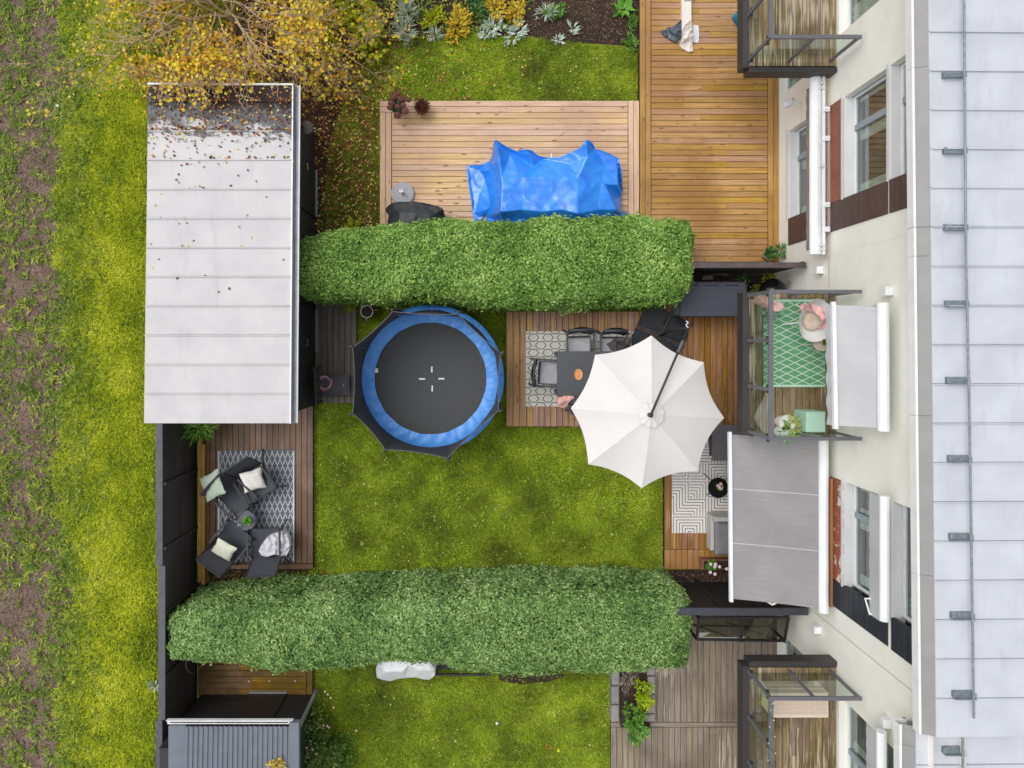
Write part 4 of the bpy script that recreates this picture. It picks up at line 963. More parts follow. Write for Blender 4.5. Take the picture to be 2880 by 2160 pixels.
m_fab_dk = fabric_mat('awning_grey', (156,154,155), (138,136,137)); m_fab_lt = fabric_mat('awning_pale', (192,192,194), (180,180,183))
r_, o_ = awning('large grey awning extended over the terrace sofa', P(2052,1222,2.2), P(2056,1684,2.2), P(2306,1236,2.66), P(2306,1712,2.66), .03, m_fab_dk)
cassette(r_, o_, P(2316,1234,2.66), P(2316,1722,2.66), .085)
r_, o_ = awning('pale grey awning above the centre balcony', P(2343,858,4.28), P(2349,1197,4.28), P(2474,862,4.55), P(2478,1204,4.55), .02, m_fab_lt, arms=False, valance=.12, seams_=(.5,))
cassette(r_, o_, P(2483,852,4.6), P(2485,1212,4.6), .085)
# retracted cassette with its bracket bar (north terrace)
c = P(2295,470,2.45); r_ = thing('awning', 'closed white awning cassette on wall brackets above the north terrace', 'awning', c); o_ = Vector(r_.location)
cassette(r_, o_, P(2293,214,2.45), P(2293,716,2.45), .105, flat=.8)
mb = MB(); a, b = P(2276,245,2.36)-o_, P(2276,703,2.36)-o_; mb.grid(60, 3, lambda u,v: a.lerp(b,u)+Vector((.03-.03*v+.006*math.sin(u*70)*v,0,.02-.14*v))); mb.build('fabric', M('awning_taupe',(140,128,120),.8,.15), r_, smooth=True)
mb = MB(); a, b = P(2316,214,2.5)-o_, P(2316,716,2.5)-o_; mb.beam(a,b,.045,.045); mb.build('mounting_bar', m_frame, r_)
for py in (308,390,576,645):
    mb = MB(); q = P(2319,py,2.52)-o_; mb.bbox(q.x-.03,q.x+.09,q.y-.045,q.y+.045,q.z-.03,q.z+.035,.006); mb.box(q.x-.012,q.x+.06,q.y-.01,q.y+.01,q.z+.035,q.z+.05); mb.build('wall_bracket', m_frame, r_)
for py in (235,250,468,690,702):
    mb = MB(); q = P(2310,py,2.5)-o_; mb.box(q.x-.05,q.x+.06,q.y-.02,q.y+.02,q.z-.02,q.z+.045); mb.build('clip', m_sill, r_)
# two window awnings
for lab, py0, py1, px, zz in (('rolled window awning with white housing beside the navy panel',1394,1745,2487,4.55),('rolled window awning with white housing beside the teal blind',2056,2300,2478,4.5)):
    a, b = P(px,py0,zz), P(px,py1,zz); c = (a+b)/2; r_ = thing('window_awning', lab, 'awning', c); o_ = Vector(c)
    cassette(r_, o_, a, b, .08)
    mb = MB(); mb.grid(40, 4, lambda u,v: a.lerp(b,u)-o_+Vector((-.085+.004*math.sin(u*41)*v,0,.02-.28*v))); mb.build('fabric', m_fab_lt, r_, smooth=True)
    mb = MB(); q = a.lerp(b, .86)-o_; mb.tube([q+Vector((.05,0,-.2)),q+Vector((-.16,-.02,-.24)),q+Vector((-.1,-.25,-.22)),q+Vector((.05,-.22,-.1))],.018,6); mb.build('arm', m_frame, r_)
# timber beams behind the awnings
m_beam = wood('beam_brown',(176,128,96),(130,90,66),.6,.5,.1); m_beam_g = wood('beam_grey',(176,162,158),(140,126,122),.7,.3,.1)
for lab, px, py0, py1, m in (('brown timber batten on the wall behind the big awning',2337,1344,1704,m_beam),('grey timber batten on the wall behind the closed awning',2330,302,655,m_beam_g)):
    zz = H-(WX-.03)*F/(px-CX); a, b = (CY-py0)*(WX-.03)/(px-CX), (CY-py1)*(WX-.03)/(px-CX)
    mb = MB(); mb.box(-(a-b)/2,(a-b)/2,-.025,.025,-.06,.06); q = tag(mb.build('timber_batten', m, None, (WX-.028-.022,(a+b)/2,zz), PI/2), lab, 'batten')
# ================================================================ cloth helpers
def drape(name, outline, zfn, zbase, step, m, parent=None, origin=None, skirt=True):
    """cloth over supports: outline in survey pixels, zfn(px,py) its height"""
    xs = [p[0] for p in outline]; ys_ = [p[1] for p in outline]
    nx = int((max(xs)-min(xs))/step)+3; ny = int((max(ys_)-min(ys_))/step)+3
    gx = min(xs)-step+np.arange(nx)*step; gy = min(ys_)-step+np.arange(ny)*step
    GX, GY = np.meshgrid(gx, gy); ins = in_poly(GX.ravel(), GY.ravel(), outline).reshape(GX.shape)
    A = np.array(outline, float); B = np.roll(A, -1, 0)
    used = {}; vs = []; fs = []; o = origin or Vector((0,0,0))
    def vert(j, i):
        if (j,i) in used: return used[(j,i)]
        x_, y_ = GX[j,i], GY[j,i]
        if not ins[j,i]:
            d = B-A; t = np.clip(((np.array([x_,y_])-A)*d).sum(1)/np.maximum((d*d).sum(1),1e-9), 0, 1); q = A+d*t[:,None]
            k = np.argmin(((q-[x_,y_])**2).sum(1)); x_, y_ = q[k]
        z = max(zfn(x_, y_), zbase+.006); vs.append(tuple(P(x_,y_,z)-o)); used[(j,i)] = len(vs)-1; return len(vs)-1
    cnt = {}
    for j in range(ny-1):
        for i in range(nx-1):
            if ins[j,i] or ins[j+1,i] or ins[j,i+1] or ins[j+1,i+1]:
                f = (vert(j,i), vert(j+1,i), vert(j+1,i+1), vert(j,i+1)); fs.append(f)
                for a, b in zip(f, f[1:]+f[:1]): cnt[(a,b)] = 1
    if skirt:
        low = {}
        for a, b in list(cnt):
            if (b,a) not in cnt:
                for q in (a,b):
                    if q not in low: vs.append((vs[q][0],vs[q][1],zbase+.003-o.z)); low[q] = len(vs)-1
                fs.append((b,a,low[a],low[b]))
    mb = MB(); mb.v = vs; mb.f = fs; return mb.build(name, m, parent, smooth=True)
from mathutils.geometry import delaunay_2d_cdt
def facets(ctrl):
    pts2 = [Vector((p[0],p[1])) for p in ctrl]; zs_ = [p[2] for p in ctrl]
    tris = [t for t in delaunay_2d_cdt(pts2, [], [], 0, 1e-5)[2]]
    T = np.array([[*pts2[t[0]],*pts2[t[1]],*pts2[t[2]]] for t in tris]); Zt = np.array([[zs_[i] for i in t] for t in tris]); fb = idw(ctrl)
    def f(x_, y_):
        x1,y1,x2,y2,x3,y3 = T.T; den = (y2-y3)*(x1-x3)+(x3-x2)*(y1-y3); a = ((y2-y3)*(x_-x3)+(x3-x2)*(y_-y3))/den; b = ((y3-y1)*(x_-x3)+(x1-x3)*(y_-y3))/den; c_ = 1-a-b
        m_ = np.minimum(np.minimum(a,b),c_); k = int(np.argmax(m_))
        return float(a[k]*Zt[k,0]+b[k]*Zt[k,1]+c_[k]*Zt[k,2]) if m_[k] > -.02 else fb(x_, y_)
    return f
def idw(ctrl, pw=3.0):
    C = np.array(ctrl, float)
    def f(x_, y_):
        d = np.hypot(C[:,0]-x_, C[:,1]-y_)+1.0; w_ = d**-pw; return float((w_*C[:,2]).sum()/w_.sum())
    return f
def folds(x_, y_, s, amp, seed):
    a = float(vnoise(np.array([x_]), np.array([y_]), s, seed)[0]); b = float(vnoise(np.array([x_]), np.array([y_]), s*2.7, seed+1)[0])
    return amp*(1-2*min(1,abs(a)*2.2)) + amp*.5*b
def pillow(name, label, loc, sx, sy, t, m, rz=0, rx=0, ry=0):
    def surf(s):
        def f(u, v):
            x_, y_ = u*2-1, v*2-1; k = (1-abs(x_)**3.2)*(1-abs(y_)**3.2); pin = 1-.09*(1-min(1,abs(x_*y_)))*max(abs(x_),abs(y_))**2
            return (x_*sx/2*pin*(1-.02*math.sin(y_*7)), y_*sy/2*pin*(1-.02*math.sin(x_*6)), s*t/2*max(0,k)**.55 + .006*math.sin(x_*9+y_*4)*k)
        return f
    mb = MB(); mb.grid(17,17,surf(1)); mb.grid(17,17,surf(-1)); nb = 17*17
    mb.f = mb.f[:256]+[f[::-1] for f in mb.f[256:]]
    o = mb.build(name, m, None, loc, smooth=True); o.rotation_euler = (rx, ry, rz); return tag(o, label, 'cushion')

# ================================================================ trampoline
m_blue = M('blue_vinyl', (92,168,250), .38, .1, 5, .5, 9, c2=(70,148,240))
m_tmat = M('jump_mat', (74,75,78), .75, .06, 30, coords='pos')
m_net, _t, _b, _o = _new('safety_net'); _b.inputs['Base Color'].default_value = (*lin((66,66,70)),1); _b.inputs['Roughness'].default_value = .9
_gg = nd(_t,'ShaderNodeNewGeometry')                # woven mesh: the slanter the path through it, the more thread it crosses
_ct = math_(_t,'MAXIMUM',math_(_t,'ABSOLUTE',nd(_t,'ShaderNodeVectorMath',{0:_gg.outputs['Normal'],1:_gg.outputs['Incoming']},operation='DOT_PRODUCT').outputs['Value']),.02)
_op = math_(_t,'SUBTRACT',1.0,math_(_t,'POWER',.36,math_(_t,'DIVIDE',1.0,_ct)))
_tr = nd(_t,'ShaderNodeBsdfTransparent'); _mx = nd(_t,'ShaderNodeMixShader',{0:_op}); _t.links.new(_tr.outputs[0],_mx.inputs[1]); _t.links.new(_b.outputs[0],_mx.inputs[2]); _t.links.new(_mx.outputs[0],_o.inputs[0])
m_pole = M('pole_foam', (70,70,74), .7, .1)
TC = Vector((-1.045,-.72,0)); tz = .78
troot2 = thing('trampoline', 'round trampoline with blue edge pad and black safety net', 'trampoline', TC)
mb = MB(); mb.grid(64, 9, lambda u,v: (math.cos(u*2*PI)*1.16*v, math.sin(u*2*PI)*1.16*v, tz-.02-.03*(1-v*v)), True); mb.build('jump_mat', m_tmat, troot2, smooth=True)
NS = 16
for k in range(NS):
    a0, a1 = 2*PI*k/NS+.04, 2*PI*(k+1)/NS+.04; mb = MB(); ph = R.uniform(0,6)
    def pf(u, v, a0=a0, a1=a1, ph=ph):
        a = a0+(a1-a0)*(u*.992+.004); r = 1.135+.365*v+.004*math.sin(u*PI)*(1-v)*2
        z = tz+.012+.022*math.sin(v*PI)+.01*math.sin(u*PI)+.007*math.sin(u*11+v*7+ph)+.005*math.sin(u*23-v*9+ph*2); return (math.cos(a)*r, math.sin(a)*r, z if v < .97 else z-.03)
    mb.grid(13,7,pf); mb.build('edge_pad', m_blue, troot2, smooth=True)
tips = [(991,977),(1104,876),(1288,883),(1409,993),(1403,1155),(1259,1289),(1083,1265),(991,1163)]
tw = [P(x_,y_,2.38)-TC for x_,y_ in tips]
for k in range(8):
    A, B = tw[k], tw[(k+1)%8]
    aA, aB = math.atan2(A.y,A.x), math.atan2(B.y,B.x)
    while aB-aA > PI: aB -= 2*PI
    while aB-aA < -PI: aB += 2*PI
    def nf(u, v, A=A, B=B, aA=aA, aB=aB):
        top = A.lerp(B,u)*(1-.018*4*u*(1-u)); top.z = 2.36-.05*4*u*(1-u); a = aA+(aB-aA)*u; bot = Vector((math.cos(a)*1.4, math.sin(a)*1.4, tz+.03))
        q = bot.lerp(top,v); s = 1-.02*math.sin(v*PI)*(1+.5*math.sin(u*9)); return (q.x*s,q.y*s,q.z)
    mb = MB(); mb.grid(14,7,nf); mb.build('net_panel', m_net, troot2, smooth=True)
    mb = MB(); mb.tube([nf(i/13,1) for i in range(14)], .006, 4); mb.build('top_cord', M('cord_grey',(112,112,116),.8), troot2)
    mb = MB(); a = aA; r0 = 1.5
    mb.tube([(math.cos(a)*r0,math.sin(a)*r0,.1),(math.cos(a)*r0,math.sin(a)*r0,1.2),(A.x*1.03,A.y*1.03,2.2),(A.x*1.02,A.y*1.02,2.4)], .026, 8); mb.build('pole', m_pole, troot2, smooth=True)
for px_1, py_1, vert in ((1214,1039,1),(1186.5,1066,0),(1241,1065.5,0),(1215,1093,1)):
    q = P(px_1,py_1,tz)-TC; mb = MB(); a_, b_ = (.014,.062) if vert else (.062,.014); mb.box(q.x-a_,q.x+a_,q.y-b_,q.y+b_,tz-.051,tz-.046); mb.build('mat_mark', m_frame, troot2)
mb = MB(); q = P(1058,1042,tz)-TC; mb.box(q.x-.04,q.x+.04,q.y-.045,q.y+.045,tz+.01,tz+.014); mb.build('label_patch', m_frame, troot2)
mb = MB(); mb.tube([(math.cos(2*PI*k/40)*1.47,math.sin(2*PI*k/40)*1.47,tz-.05) for k in range(41)], .022, 6); mb.build('ring_frame', m_steel, troot2, smooth=True)
for k in range(4):
    a = 2*PI*k/4+.6; b = a+.5; mb = MB(); mb.tube([(math.cos(a)*1.46,math.sin(a)*1.46,tz-.06),(math.cos(a)*1.46,math.sin(a)*1.46,.03),(math.cos(b)*1.46,math.sin(b)*1.46,.03),(math.cos(b)*1.46,math.sin(b)*1.46,tz-.06)], .02, 6); mb.build('leg', m_steel, troot2)

# ================================================================ cantilever parasol
m_can = M('parasol_cloth', (220,216,213), .8, .02, 3)
m_blkmetal = M('dark_metal', (54,54,58), .45, .1)
m_plate = M('base_plastic', (38,42,50), .35, .25, 6)
hub = Vector((3.03,-1.285,2.6)); rp = thing('cantilever_parasol', 'large off-white octagonal parasol shading the dining table', 'parasol', (hub.x,hub.y,.2))
o = Vector(rp.location); RR = 1.43; rz_ = 2.22; A0 = math.radians(-3.6)
rad = [1.0,.985,1.0,1.0,.975,1.0,.97,1.0]
def rib(k, r):
    a = A0+k*PI/4; rk = RR*rad[k%8]; return Vector((math.cos(a)*rk*r, math.sin(a)*rk*r, hub.z-(hub.z-rz_)*r**1.15))
for k in range(8):
    def cf(u, v, k=k):
        r = .06+.94*v; q = rib(k,r).lerp(rib(k+1,r),u); s = 1-.062*4*u*(1-u)*r**3; q.x *= s; q.y *= s; q.z -= .045*4*u*(1-u)*r; return q+Vector((hub.x,hub.y,0))-o
    mb = MB(); mb.grid(11,13,cf); mb.build('canopy_panel', m_can, rp, smooth=True)
    mb = MB(); mb.tube([rib(k,r)+Vector((hub.x,hub.y,-.025))-o for r in (.05,.5,1.0)], .011, 6); mb.build('rib', m_blkmetal, rp)
def vent(u, v):
    a = u*2*PI; r = .02+.2*v*(1+.07*abs(math.sin(a*4.0+.3))*v); return (hub.x-o.x+math.cos(a)*r, hub.y-o.y+math.sin(a)*r, hub.z-o.z+.06-.07*v+.008*math.sin(a*10)*v)
mb = MB(); mb.grid(80,5,vent,True); mb.build('vent_cap', m_can, rp, smooth=True)
mt = P(1936,923,2.3)-o; ht = P(1830,1168,2.74)-o; bc = P(1856,944,.25); bo = bc-o
mb = MB(); mb.tube([bo, mt+Vector((0,0,-.9)), mt], [.03,.028,.026], 10); mb.build('mast', m_blkmetal, rp, smooth=True)
mb = MB(); mb.tube([ht, mt], .022, 8); mb.tube([ht+Vector((0,0,-.13)),ht+Vector((0,0,.02))], .04, 10); arm_ = mb.build('arm', m_blkmetal, rp, smooth=True)
mb = MB(); q = ht.lerp(mt,.78); d_ = (mt-ht).normalized(); mb.tube([q-d_*.12,q+d_*.12], .03, 8); mb.build('joint', M('joint_grey',(98,98,102),.5), arm_)
mb = MB(); q = mt; mb.tube([q,q+Vector((-.05,.06,.02)),q+Vector((-.01,.1,.03)),q+Vector((-.05,.13,.03))], .012, 6); mb.build('crank', m_frame, arm_)
ax = Vector((-.91,.415,0)).normalized(); ay = Vector((.415,.91,0)).normalized()
for sx_, sy_ in ((1,1),(1,-1),(-1,1),(-1,-1)):
    s = .53; g = .045; poly = [(g,g),(s,g)]+[(s*.42+math.cos(t)*s*.58, s*.42+math.sin(t)*s*.58) for t in np.linspace(0.05,PI/2-.05,8)]+[(g,s)]
    pw = [bo+ax*(p[0]*sx_)+ay*(p[1]*sy_) for p in poly]; mb = MB(); mb.prism([(p.x,p.y) for p in pw], .002, .065); cen = sum(pw,Vector())/len(pw)
    mb.prism([((p.x-cen.x)*.9+cen.x,(p.y-cen.y)*.9+cen.y) for p in pw], .065, .078); w_ = mb.build('base_weight', m_plate, rp)
    for dx in (-.05,.05):
        q = cen+ax*(dx+.1*sx_)+ay*(.12*sy_); mb = MB(); mb.bbox(q.x-.018,q.x+.018,q.y-.035,q.y+.035,.078,.084,.004); mb.build('slot', m_blkmetal, w_)
mb = MB()
for a_ in (ax,ay): mb.beam(bo-a_*.55+Vector((0,0,.04-.0)), bo+a_*.55+Vector((0,0,.04)), .05, .05 if a_ is ax else .054)
mb.build('base_cross', m_blkmetal, rp)
m_strap = M('blue_strap',(48,96,170),.6)
mb = MB(); q = bo+Vector((.16,-.12,.09)); mb.tube([q+Vector((0,-.04,0)),q+Vector((.01,0,.02)),q+Vector((0,.04,0))],.008,5); mb.tube([q+Vector((.14,-.12,0)),q+Vector((.15,-.06,.02)),q+Vector((.14,-.03,0))],.008,5); mb.build('strap', m_strap, rp)

# ================================================================ rugs
def rug(label, corners, z, base, T=.008):
    c = sum(corners, Vector())/4; root = thing('rug', label, 'rug', (c.x,c.y,z)); mb = MB()
    mb.prism([(p.x-c.x,p.y-c.y) for p in corners], 0, T); mb.build('mat', base, root); return root, c
m_hexrug = M('hex_rug',(220,218,208),.9,.08,5); m_line_dk = M('rug_line_dark',(58,58,58),.9,.05)
def clip_line(a, b, x0, x1, y0, y1):
    t0, t1 = 0., 1.; d = (b[0]-a[0], b[1]-a[1])
    for p, q in ((-d[0],a[0]-x0),(d[0],x1-a[0]),(-d[1],a[1]-y0),(d[1],y1-a[1])):
        if abs(p) < 1e-9:
            if q < 0: return None
        else:
            r = q/p
            if p < 0: t0 = max(t0, r)
            else: t1 = min(t1, r)
    return None if t0 >= t1 else ((a[0]+d[0]*t0,a[1]+d[1]*t0),(a[0]+d[0]*t1,a[1]+d[1]*t1))
z = Z2+.002; cs = [P(1479,1143,z),P(1795,1143,z),P(1795,932,z),P(1479,932,z)]; rt_, c = rug('pale rug with dark hexagon outlines under the dining table', cs, z, m_hexrug)
x0,x1,y0,y1 = cs[0].x-c.x+.005, cs[1].x-c.x-.005, cs[0].y-c.y+.005, cs[2].y-c.y-.005
mb = MB()
for i in range(-1,10):
    for j in range(-1,12):
        hx = x0+.0+i*.309; hy = y0+.0+j*.1615
        if j % 2: hx += .1545
        pts_ = [(hx+math.cos(t*PI/3)*.112, hy+math.sin(t*PI/3)*.088) for t in range(6)]
        for a, b in zip(pts_, pts_[1:]+pts_[:1]):
            s = clip_line(a,b,x0,x1,y0,y1)
            if s: mb.ribbon(s, .015, .0095)
        for sg in (1,-1):
            s = clip_line((hx+.056,hy+sg*.125),(hx-.056,hy+sg*.125),x0,x1,y0,y1) if False else None
mb.build('hexagon_print', m_line_dk, rt_)['kind'] = 'stuff'
def lattice(mb, x0, x1, y0, y1, w, h, lw, z, rings=True):
    nx_ = int((x1-x0)/w)+2; ny_ = int((y1-y0)/h)+2
    for i in range(-1,nx_):
        for j in range(-1,ny_):
            X, Y = x0+i*w, y0+j*h
            for a, b in (((X,Y),(X+w/2,Y+h/2)),((X+w/2,Y+h/2),(X+w,Y)),((X,Y),(X+w/2,Y-h/2)),((X+w/2,Y-h/2),(X+w,Y))):
                s = clip_line(a,b,x0,x1,y0,y1)
                if s: mb.ribbon(s, lw, z)
            if rings and x0 < X+w/2 < x1 and y0 < Y+h/2 < y1:
                cx_, cy_ = X+w/2, Y+h/2; rr_ = min(w,h)*.13; mb.ribbon([(cx_+math.cos(t*PI/3)*rr_*(1.0 if w<h else 1.5),cy_+math.sin(t*PI/3)*rr_*(1.6 if w<h else 1)) for t in range(6)], lw*.8, z+.0006, True)
m_navyrug = M('navy_rug',(104,111,124),.9,.12,7); m_line_lt = M('rug_line_pale',(222,222,220),.9,.04)
z = Z3+.002; cs = [P(612,1579,z),P(828,1579,z),P(832,1264,z),P(616,1267,z)]; rt_, c = rug('navy rug with pale diamond lattice under the lounge chairs', cs, z, m_navyrug)
x0,x1,y0,y1 = cs[0].x-c.x+.055, cs[1].x-c.x-.035, cs[0].y-c.y+.01, cs[3].y-c.y-.01
mb = MB(); lattice(mb, x0,x1,y0,y1,.111,.29,.015,.0095); mb.build('lattice_print', m_line_lt, rt_)
mb = MB(); mb.box(x0-.05,x0-.012,y0,y1,.0075,.0095); mb.box(x1+.004,x1+.032,y0,y1,.0075,.0095); mb.build('border', m_line_lt, rt_)
m_mazerug = M('maze_rug',(232,228,224),.9,.04,5); m_line_md = M('rug_line_grey',(128,120,118),.9,.06)
z = Z2+.002; cs = [P(1890,1499,z),P(2160,1499,z),P(2160,1236,z),P(1890,1236,z)]; rt_, c = rug('white rug with grey maze stripes beside the sofa', cs, z, m_mazerug)
x0,x1,y0,y1 = cs[0].x-c.x, cs[1].x-c.x, cs[0].y-c.y, cs[2].y-c.y
mb = MB(); s_ = .062; lw = .017; RM = random.Random(4); NX, NY = int((x1-x0)/s_), int((y1-y0)/s_)
bsz = 6
for i in range(0,NX,bsz):
    for j in range(0,NY,bsz):
        k = RM.randrange(4); bx, by = x0+i*s_, y0+j*s_; wx, wy = min(bsz,NX-i)*s_, min(bsz,NY-j)*s_
        for q in range(bsz):                                 # nested L-shaped stripes turning about one corner
            e = (q+.5)*s_
            if e > max(wx,wy): continue
            ex, ey = min(e,wx), min(e,wy)
            cx_, cy_ = (bx, by) if k == 0 else (bx+wx, by) if k == 1 else (bx+wx, by+wy) if k == 2 else (bx, by+wy)
            dx = 1 if k in (0,3) else -1; dy = 1 if k in (0,1) else -1
            pts_ = [(cx_+dx*ex,cy_),(cx_+dx*ex,cy_+dy*ey),(cx_,cy_+dy*ey)]
            mb.ribbon(pts_, lw, .0095)
mb.build('maze_print', m_line_md, rt_)
m_grug = M('green_rug',(104,164,122),.9,.12,5); m_line_mint = M('rug_line_mint',(214,234,214),.9,.04)
z = BZ+.004; cs = [P(2146,1089,z),P(2321,1089,z),P(2319,841,z),P(2146,841,z)]; rt_, c = rug('green rug with pale diamond lattice on the centre balcony', cs, z, m_grug)
x0,x1,y0,y1 = cs[0].x-c.x+.01, cs[1].x-c.x-.01, cs[0].y-c.y+.05, cs[3].y-c.y-.06
mb = MB(); lattice(mb, x0,x1,y0,y1,.272,.128,.012,.0095); mb.build('lattice_print', m_line_mint, rt_)
mb = MB(); mb.box(x0,x1,y0-.045,y0-.005,.0075,.0095); mb.box(x0,x1,y1+.01,y1+.05,.0075,.0095); mb.build('border', M('rug_mint',(186,218,196),.9,.04), rt_)

# ================================================================ dining group
m_tbl = M('table_grey',(80,82,88),.55,.06,4); m_chfr = M('chair_frame',(70,72,78),.6,.1); m_seat = M('seat_grey',(178,178,184),.9,.1,14,.3,200)
tx0, tx1, ty0, ty1 = P(1567,0,.94).x, 3.35, P(0,1114,.94).y, P(0,988,.94).y
tr_ = thing('dining_table', 'dark grey rectangular garden table half under the parasol', 'table', ((tx0+tx1)/2,(ty0+ty1)/2,Z2)); o = Vector(tr_.location)
mb = MB(); mb.bbox(tx0-o.x,tx1-o.x,ty0-o.y,ty1-o.y,.71,.74,.006); tp = mb.build('table_top', m_tbl, tr_)
mb = MB(); mb.bbox(tx0-o.x+.05,tx1-o.x-.05,ty0-o.y+.05,ty1-o.y-.05,.74,.744,.002); mb.build('inlay', m_tbl, tp)
for sx_ in (-1,1):
    for sy_ in (-1,1):
        mb = MB(); X, Y = sx_*((tx1-tx0)/2-.05), sy_*((ty1-ty0)/2-.05); mb.box(X-.04,X+.04,Y-.04,Y+.04,0,.709); mb.build('leg', m_tbl, tr_)
def dining_chair(label, px, py, fx, fy, group='garden dining chairs'):
    q = P(px,py,.65); root = thing('dining_chair', label, 'chair', (q.x,q.y,Z2+.0105), math.atan2(fy,fx)-PI/2, group)
    mb = MB(); mb.bbox(-.24,.24,-.23,.25,.40,.43,.01); mb.build('seat', m_chfr, root)
    mb = MB(); mb.bbox(-.225,.225,-.19,.24,.431,.475,.02); mb.build('seat_cushion', m_seat, root)
    mb = MB(); mb.grid(9,5,lambda u,v: ((u-.5)*.5,-.24-.05*math.sin(u*PI)-.08*v,.44+.4*v)); mb.grid(9,5,lambda u,v: ((u-.5)*.5,-.275-.05*math.sin(u*PI)-.08*v,.44+.4*v)); mb.f = mb.f[:32]+[f[::-1] for f in mb.f[32:]]
    mb.beam((-.25,-.345,.84),(.25,-.345,.84),.05,.03); mb.build('backrest', m_chfr, root, smooth=True)
    for s in (-1,1):
        mb = MB(); mb.beam((s*.27,-.3,.64),(s*.27,.2,.65),.04,.025); mb.build('armrest', m_chfr, root)
        mb = MB(); mb.beam((s*.27,.2,.635),(s*.27,.24,0),.03,.03,(1,0,0)); mb.build('leg', m_chfr, root)
        mb = MB(); mb.beam((s*.27,-.28,.84),(s*.27,-.36,0),.03,.03,(1,0,0)); mb.build('leg', m_chfr, root)
    return root
dining_chair('grey dining chair at the west end of the garden table', 1545,1049,1,-.06)
dining_chair('empty grey dining chair on the hedge side of the table', 1630,976,0.03,-1)
dining_chair('grey dining chair with a dark throw beside the parasol base', 1722,978,0.0,-1)
dining_chair('grey dining chair with a pink throw on the lawn side of the table', 1634,1110,0,1)
m_throw_d = M('throw_brown',(92,82,84),.95,.15,10); m_throw_p = M('throw_pink',(232,178,170),.95,.08,8)
f = idw([(1752,956,1.08),(1765,965,1.05),(1740,975,.75),(1712,972,.72),(1740,985,.72),(1770,980,.85)]); q = drape('throw_blanket', [(1706,967),(1720,960),(1735,952),(1750,950),(1768,948),(1775,956),(1772,970),(1760,985),(1735,990),(1718,984)], lambda x_,y_: f(x_,y_)+folds(x_,y_,.2,.012,60), .62, 1.6, m_throw_d)
tag(q, 'dark brown throw over the chair beside the parasol base', 'blanket')
f = idw([(1580,1130,1.05),(1605,1122,1.04),(1590,1142,.95),(1612,1128,1.0)]); q = drape('throw_blanket', [(1570,1128),(1574,1119),(1590,1114),(1612,1114),(1616,1118),(1606,1126),(1596,1136),(1588,1147),(1577,1146),(1571,1138)], lambda x_,y_: f(x_,y_)+folds(x_,y_,.2,.01,62), .66, 1.5, m_throw_p)
tag(q, 'pink throw hanging over the chair on the lawn side', 'blanket')
q = P(1626.5,1053,.95); mb = MB(); mb.lathe([(.08,0),(.095,.02),(.098,.03),(.085,.028),(.07,.012)],(0,0,0),28,sx=.88,sy=1.15); mb.box(-.004,.004,-.085,.085,.013,.03)
tag(mb.build('wooden_tray', wood('tray_wood',(232,176,128),(206,140,96),.5,0,.0), None, (q.x,q.y,.945), smooth=False), 'oval wooden tray on the garden dining table', 'tray')

# ================================================================ lounge group on the south-west deck
m_sling = M('sling_charcoal',(70,73,80),.8,.08,20); m_lfr = M('lounge_frame',(48,50,56),.5,.1)
def lounge(label, px, py, fx, fy):
    q = P(px,py,.5); root = thing('lounge_chair', label, 'chair', (q.x,q.y,Z3+.0105), math.atan2(fy,fx)-PI/2, 'charcoal lounge chairs on the rug')
    def sl(a, b, w0, w1): return lambda u, v: ((u-.5)*(w0+(w1-w0)*v), a[0]+(b[0]-a[0])*v, a[1]+(b[1]-a[1])*v-.03*math.sin(u*PI)*math.sin(v*PI))
    for nm, a, b in (('seat',(-.22,.33),(.33,.43)),('backrest',(-.235,.335),(-.5,.88))):
        mb = MB(); f1_ = sl(a,b,.56,.56); mb.grid(7,7,f1_); n_ = 36; mb.grid(7,7,lambda u,v: (f1_(u,v)[0],f1_(u,v)[1],f1_(u,v)[2]-.018)); mb.f = mb.f[:n_]+[k[::-1] for k in mb.f[n_:]]; mb.build(nm, m_sling, root, smooth=True)
    for s in (-1,1):
        X = s*.3; mb = MB(); mb.tube([(X,.34,.43),(X,-.22,.325),(X,-.5,.89)], .016, 6); mb.build('side_frame', m_lfr, root)
        mb = MB(); mb.beam((X+s*.03,.3,.585),(X+s*.03,-.2,.6),.04,.02); mb.build('armrest', m_lfr, root)
        mb = MB(); mb.tube([(X+s*.03,.32,.575),(X+s*.04,.42,0)], .015, 6); mb.build('leg', m_lfr, root)
        mb = MB(); mb.tube([(X+s*.03,-.1,.58),(X+s*.04,-.5,0)], .015, 6); mb.build('leg', m_lfr, root)
    mb = MB(); mb.tube([(-.3,-.5,.885),(.3,-.5,.885)],.016,6); mb.tube([(-.3,.34,.43),(.3,.34,.43)],.016,6); mb.build('cross_bar', m_lfr, root)
lounge('charcoal lounge chair with the white cushion', 722,1352,.54,-.84)
lounge('charcoal lounge chair with the sage cushion on its back', 668,1392,.72,-.69)
lounge('charcoal lounge chair with the cream cushion', 655,1522,.61,.79)
lounge('charcoal lounge chair with the grey blanket', 752,1530,-.04,1)
m_cw = M('cushion_white',(240,234,228),.9,.05,10,.3,60); m_cs = M('cushion_sage',(176,190,172),.9,.06,14,.3,60); m_cc = M('cushion_cream',(224,224,204),.9,.04,10,.2,50)
pillow('cushion', 'white fringed cushion on the northern lounge chair', P(711,1351,.68), .44,.44,.14,m_cw,math.radians(15),.2,.25)
pillow('cushion', 'sage green cushion hanging over a lounge chair back', P(597,1366,.9), .56,.52,.13,m_cs,math.radians(28),-.2,-.4)
pillow('cushion', 'cream cushion on the south-west lounge chair', P(630,1546,.78), .44,.44,.14,m_cc,math.radians(-32),.45,.1)
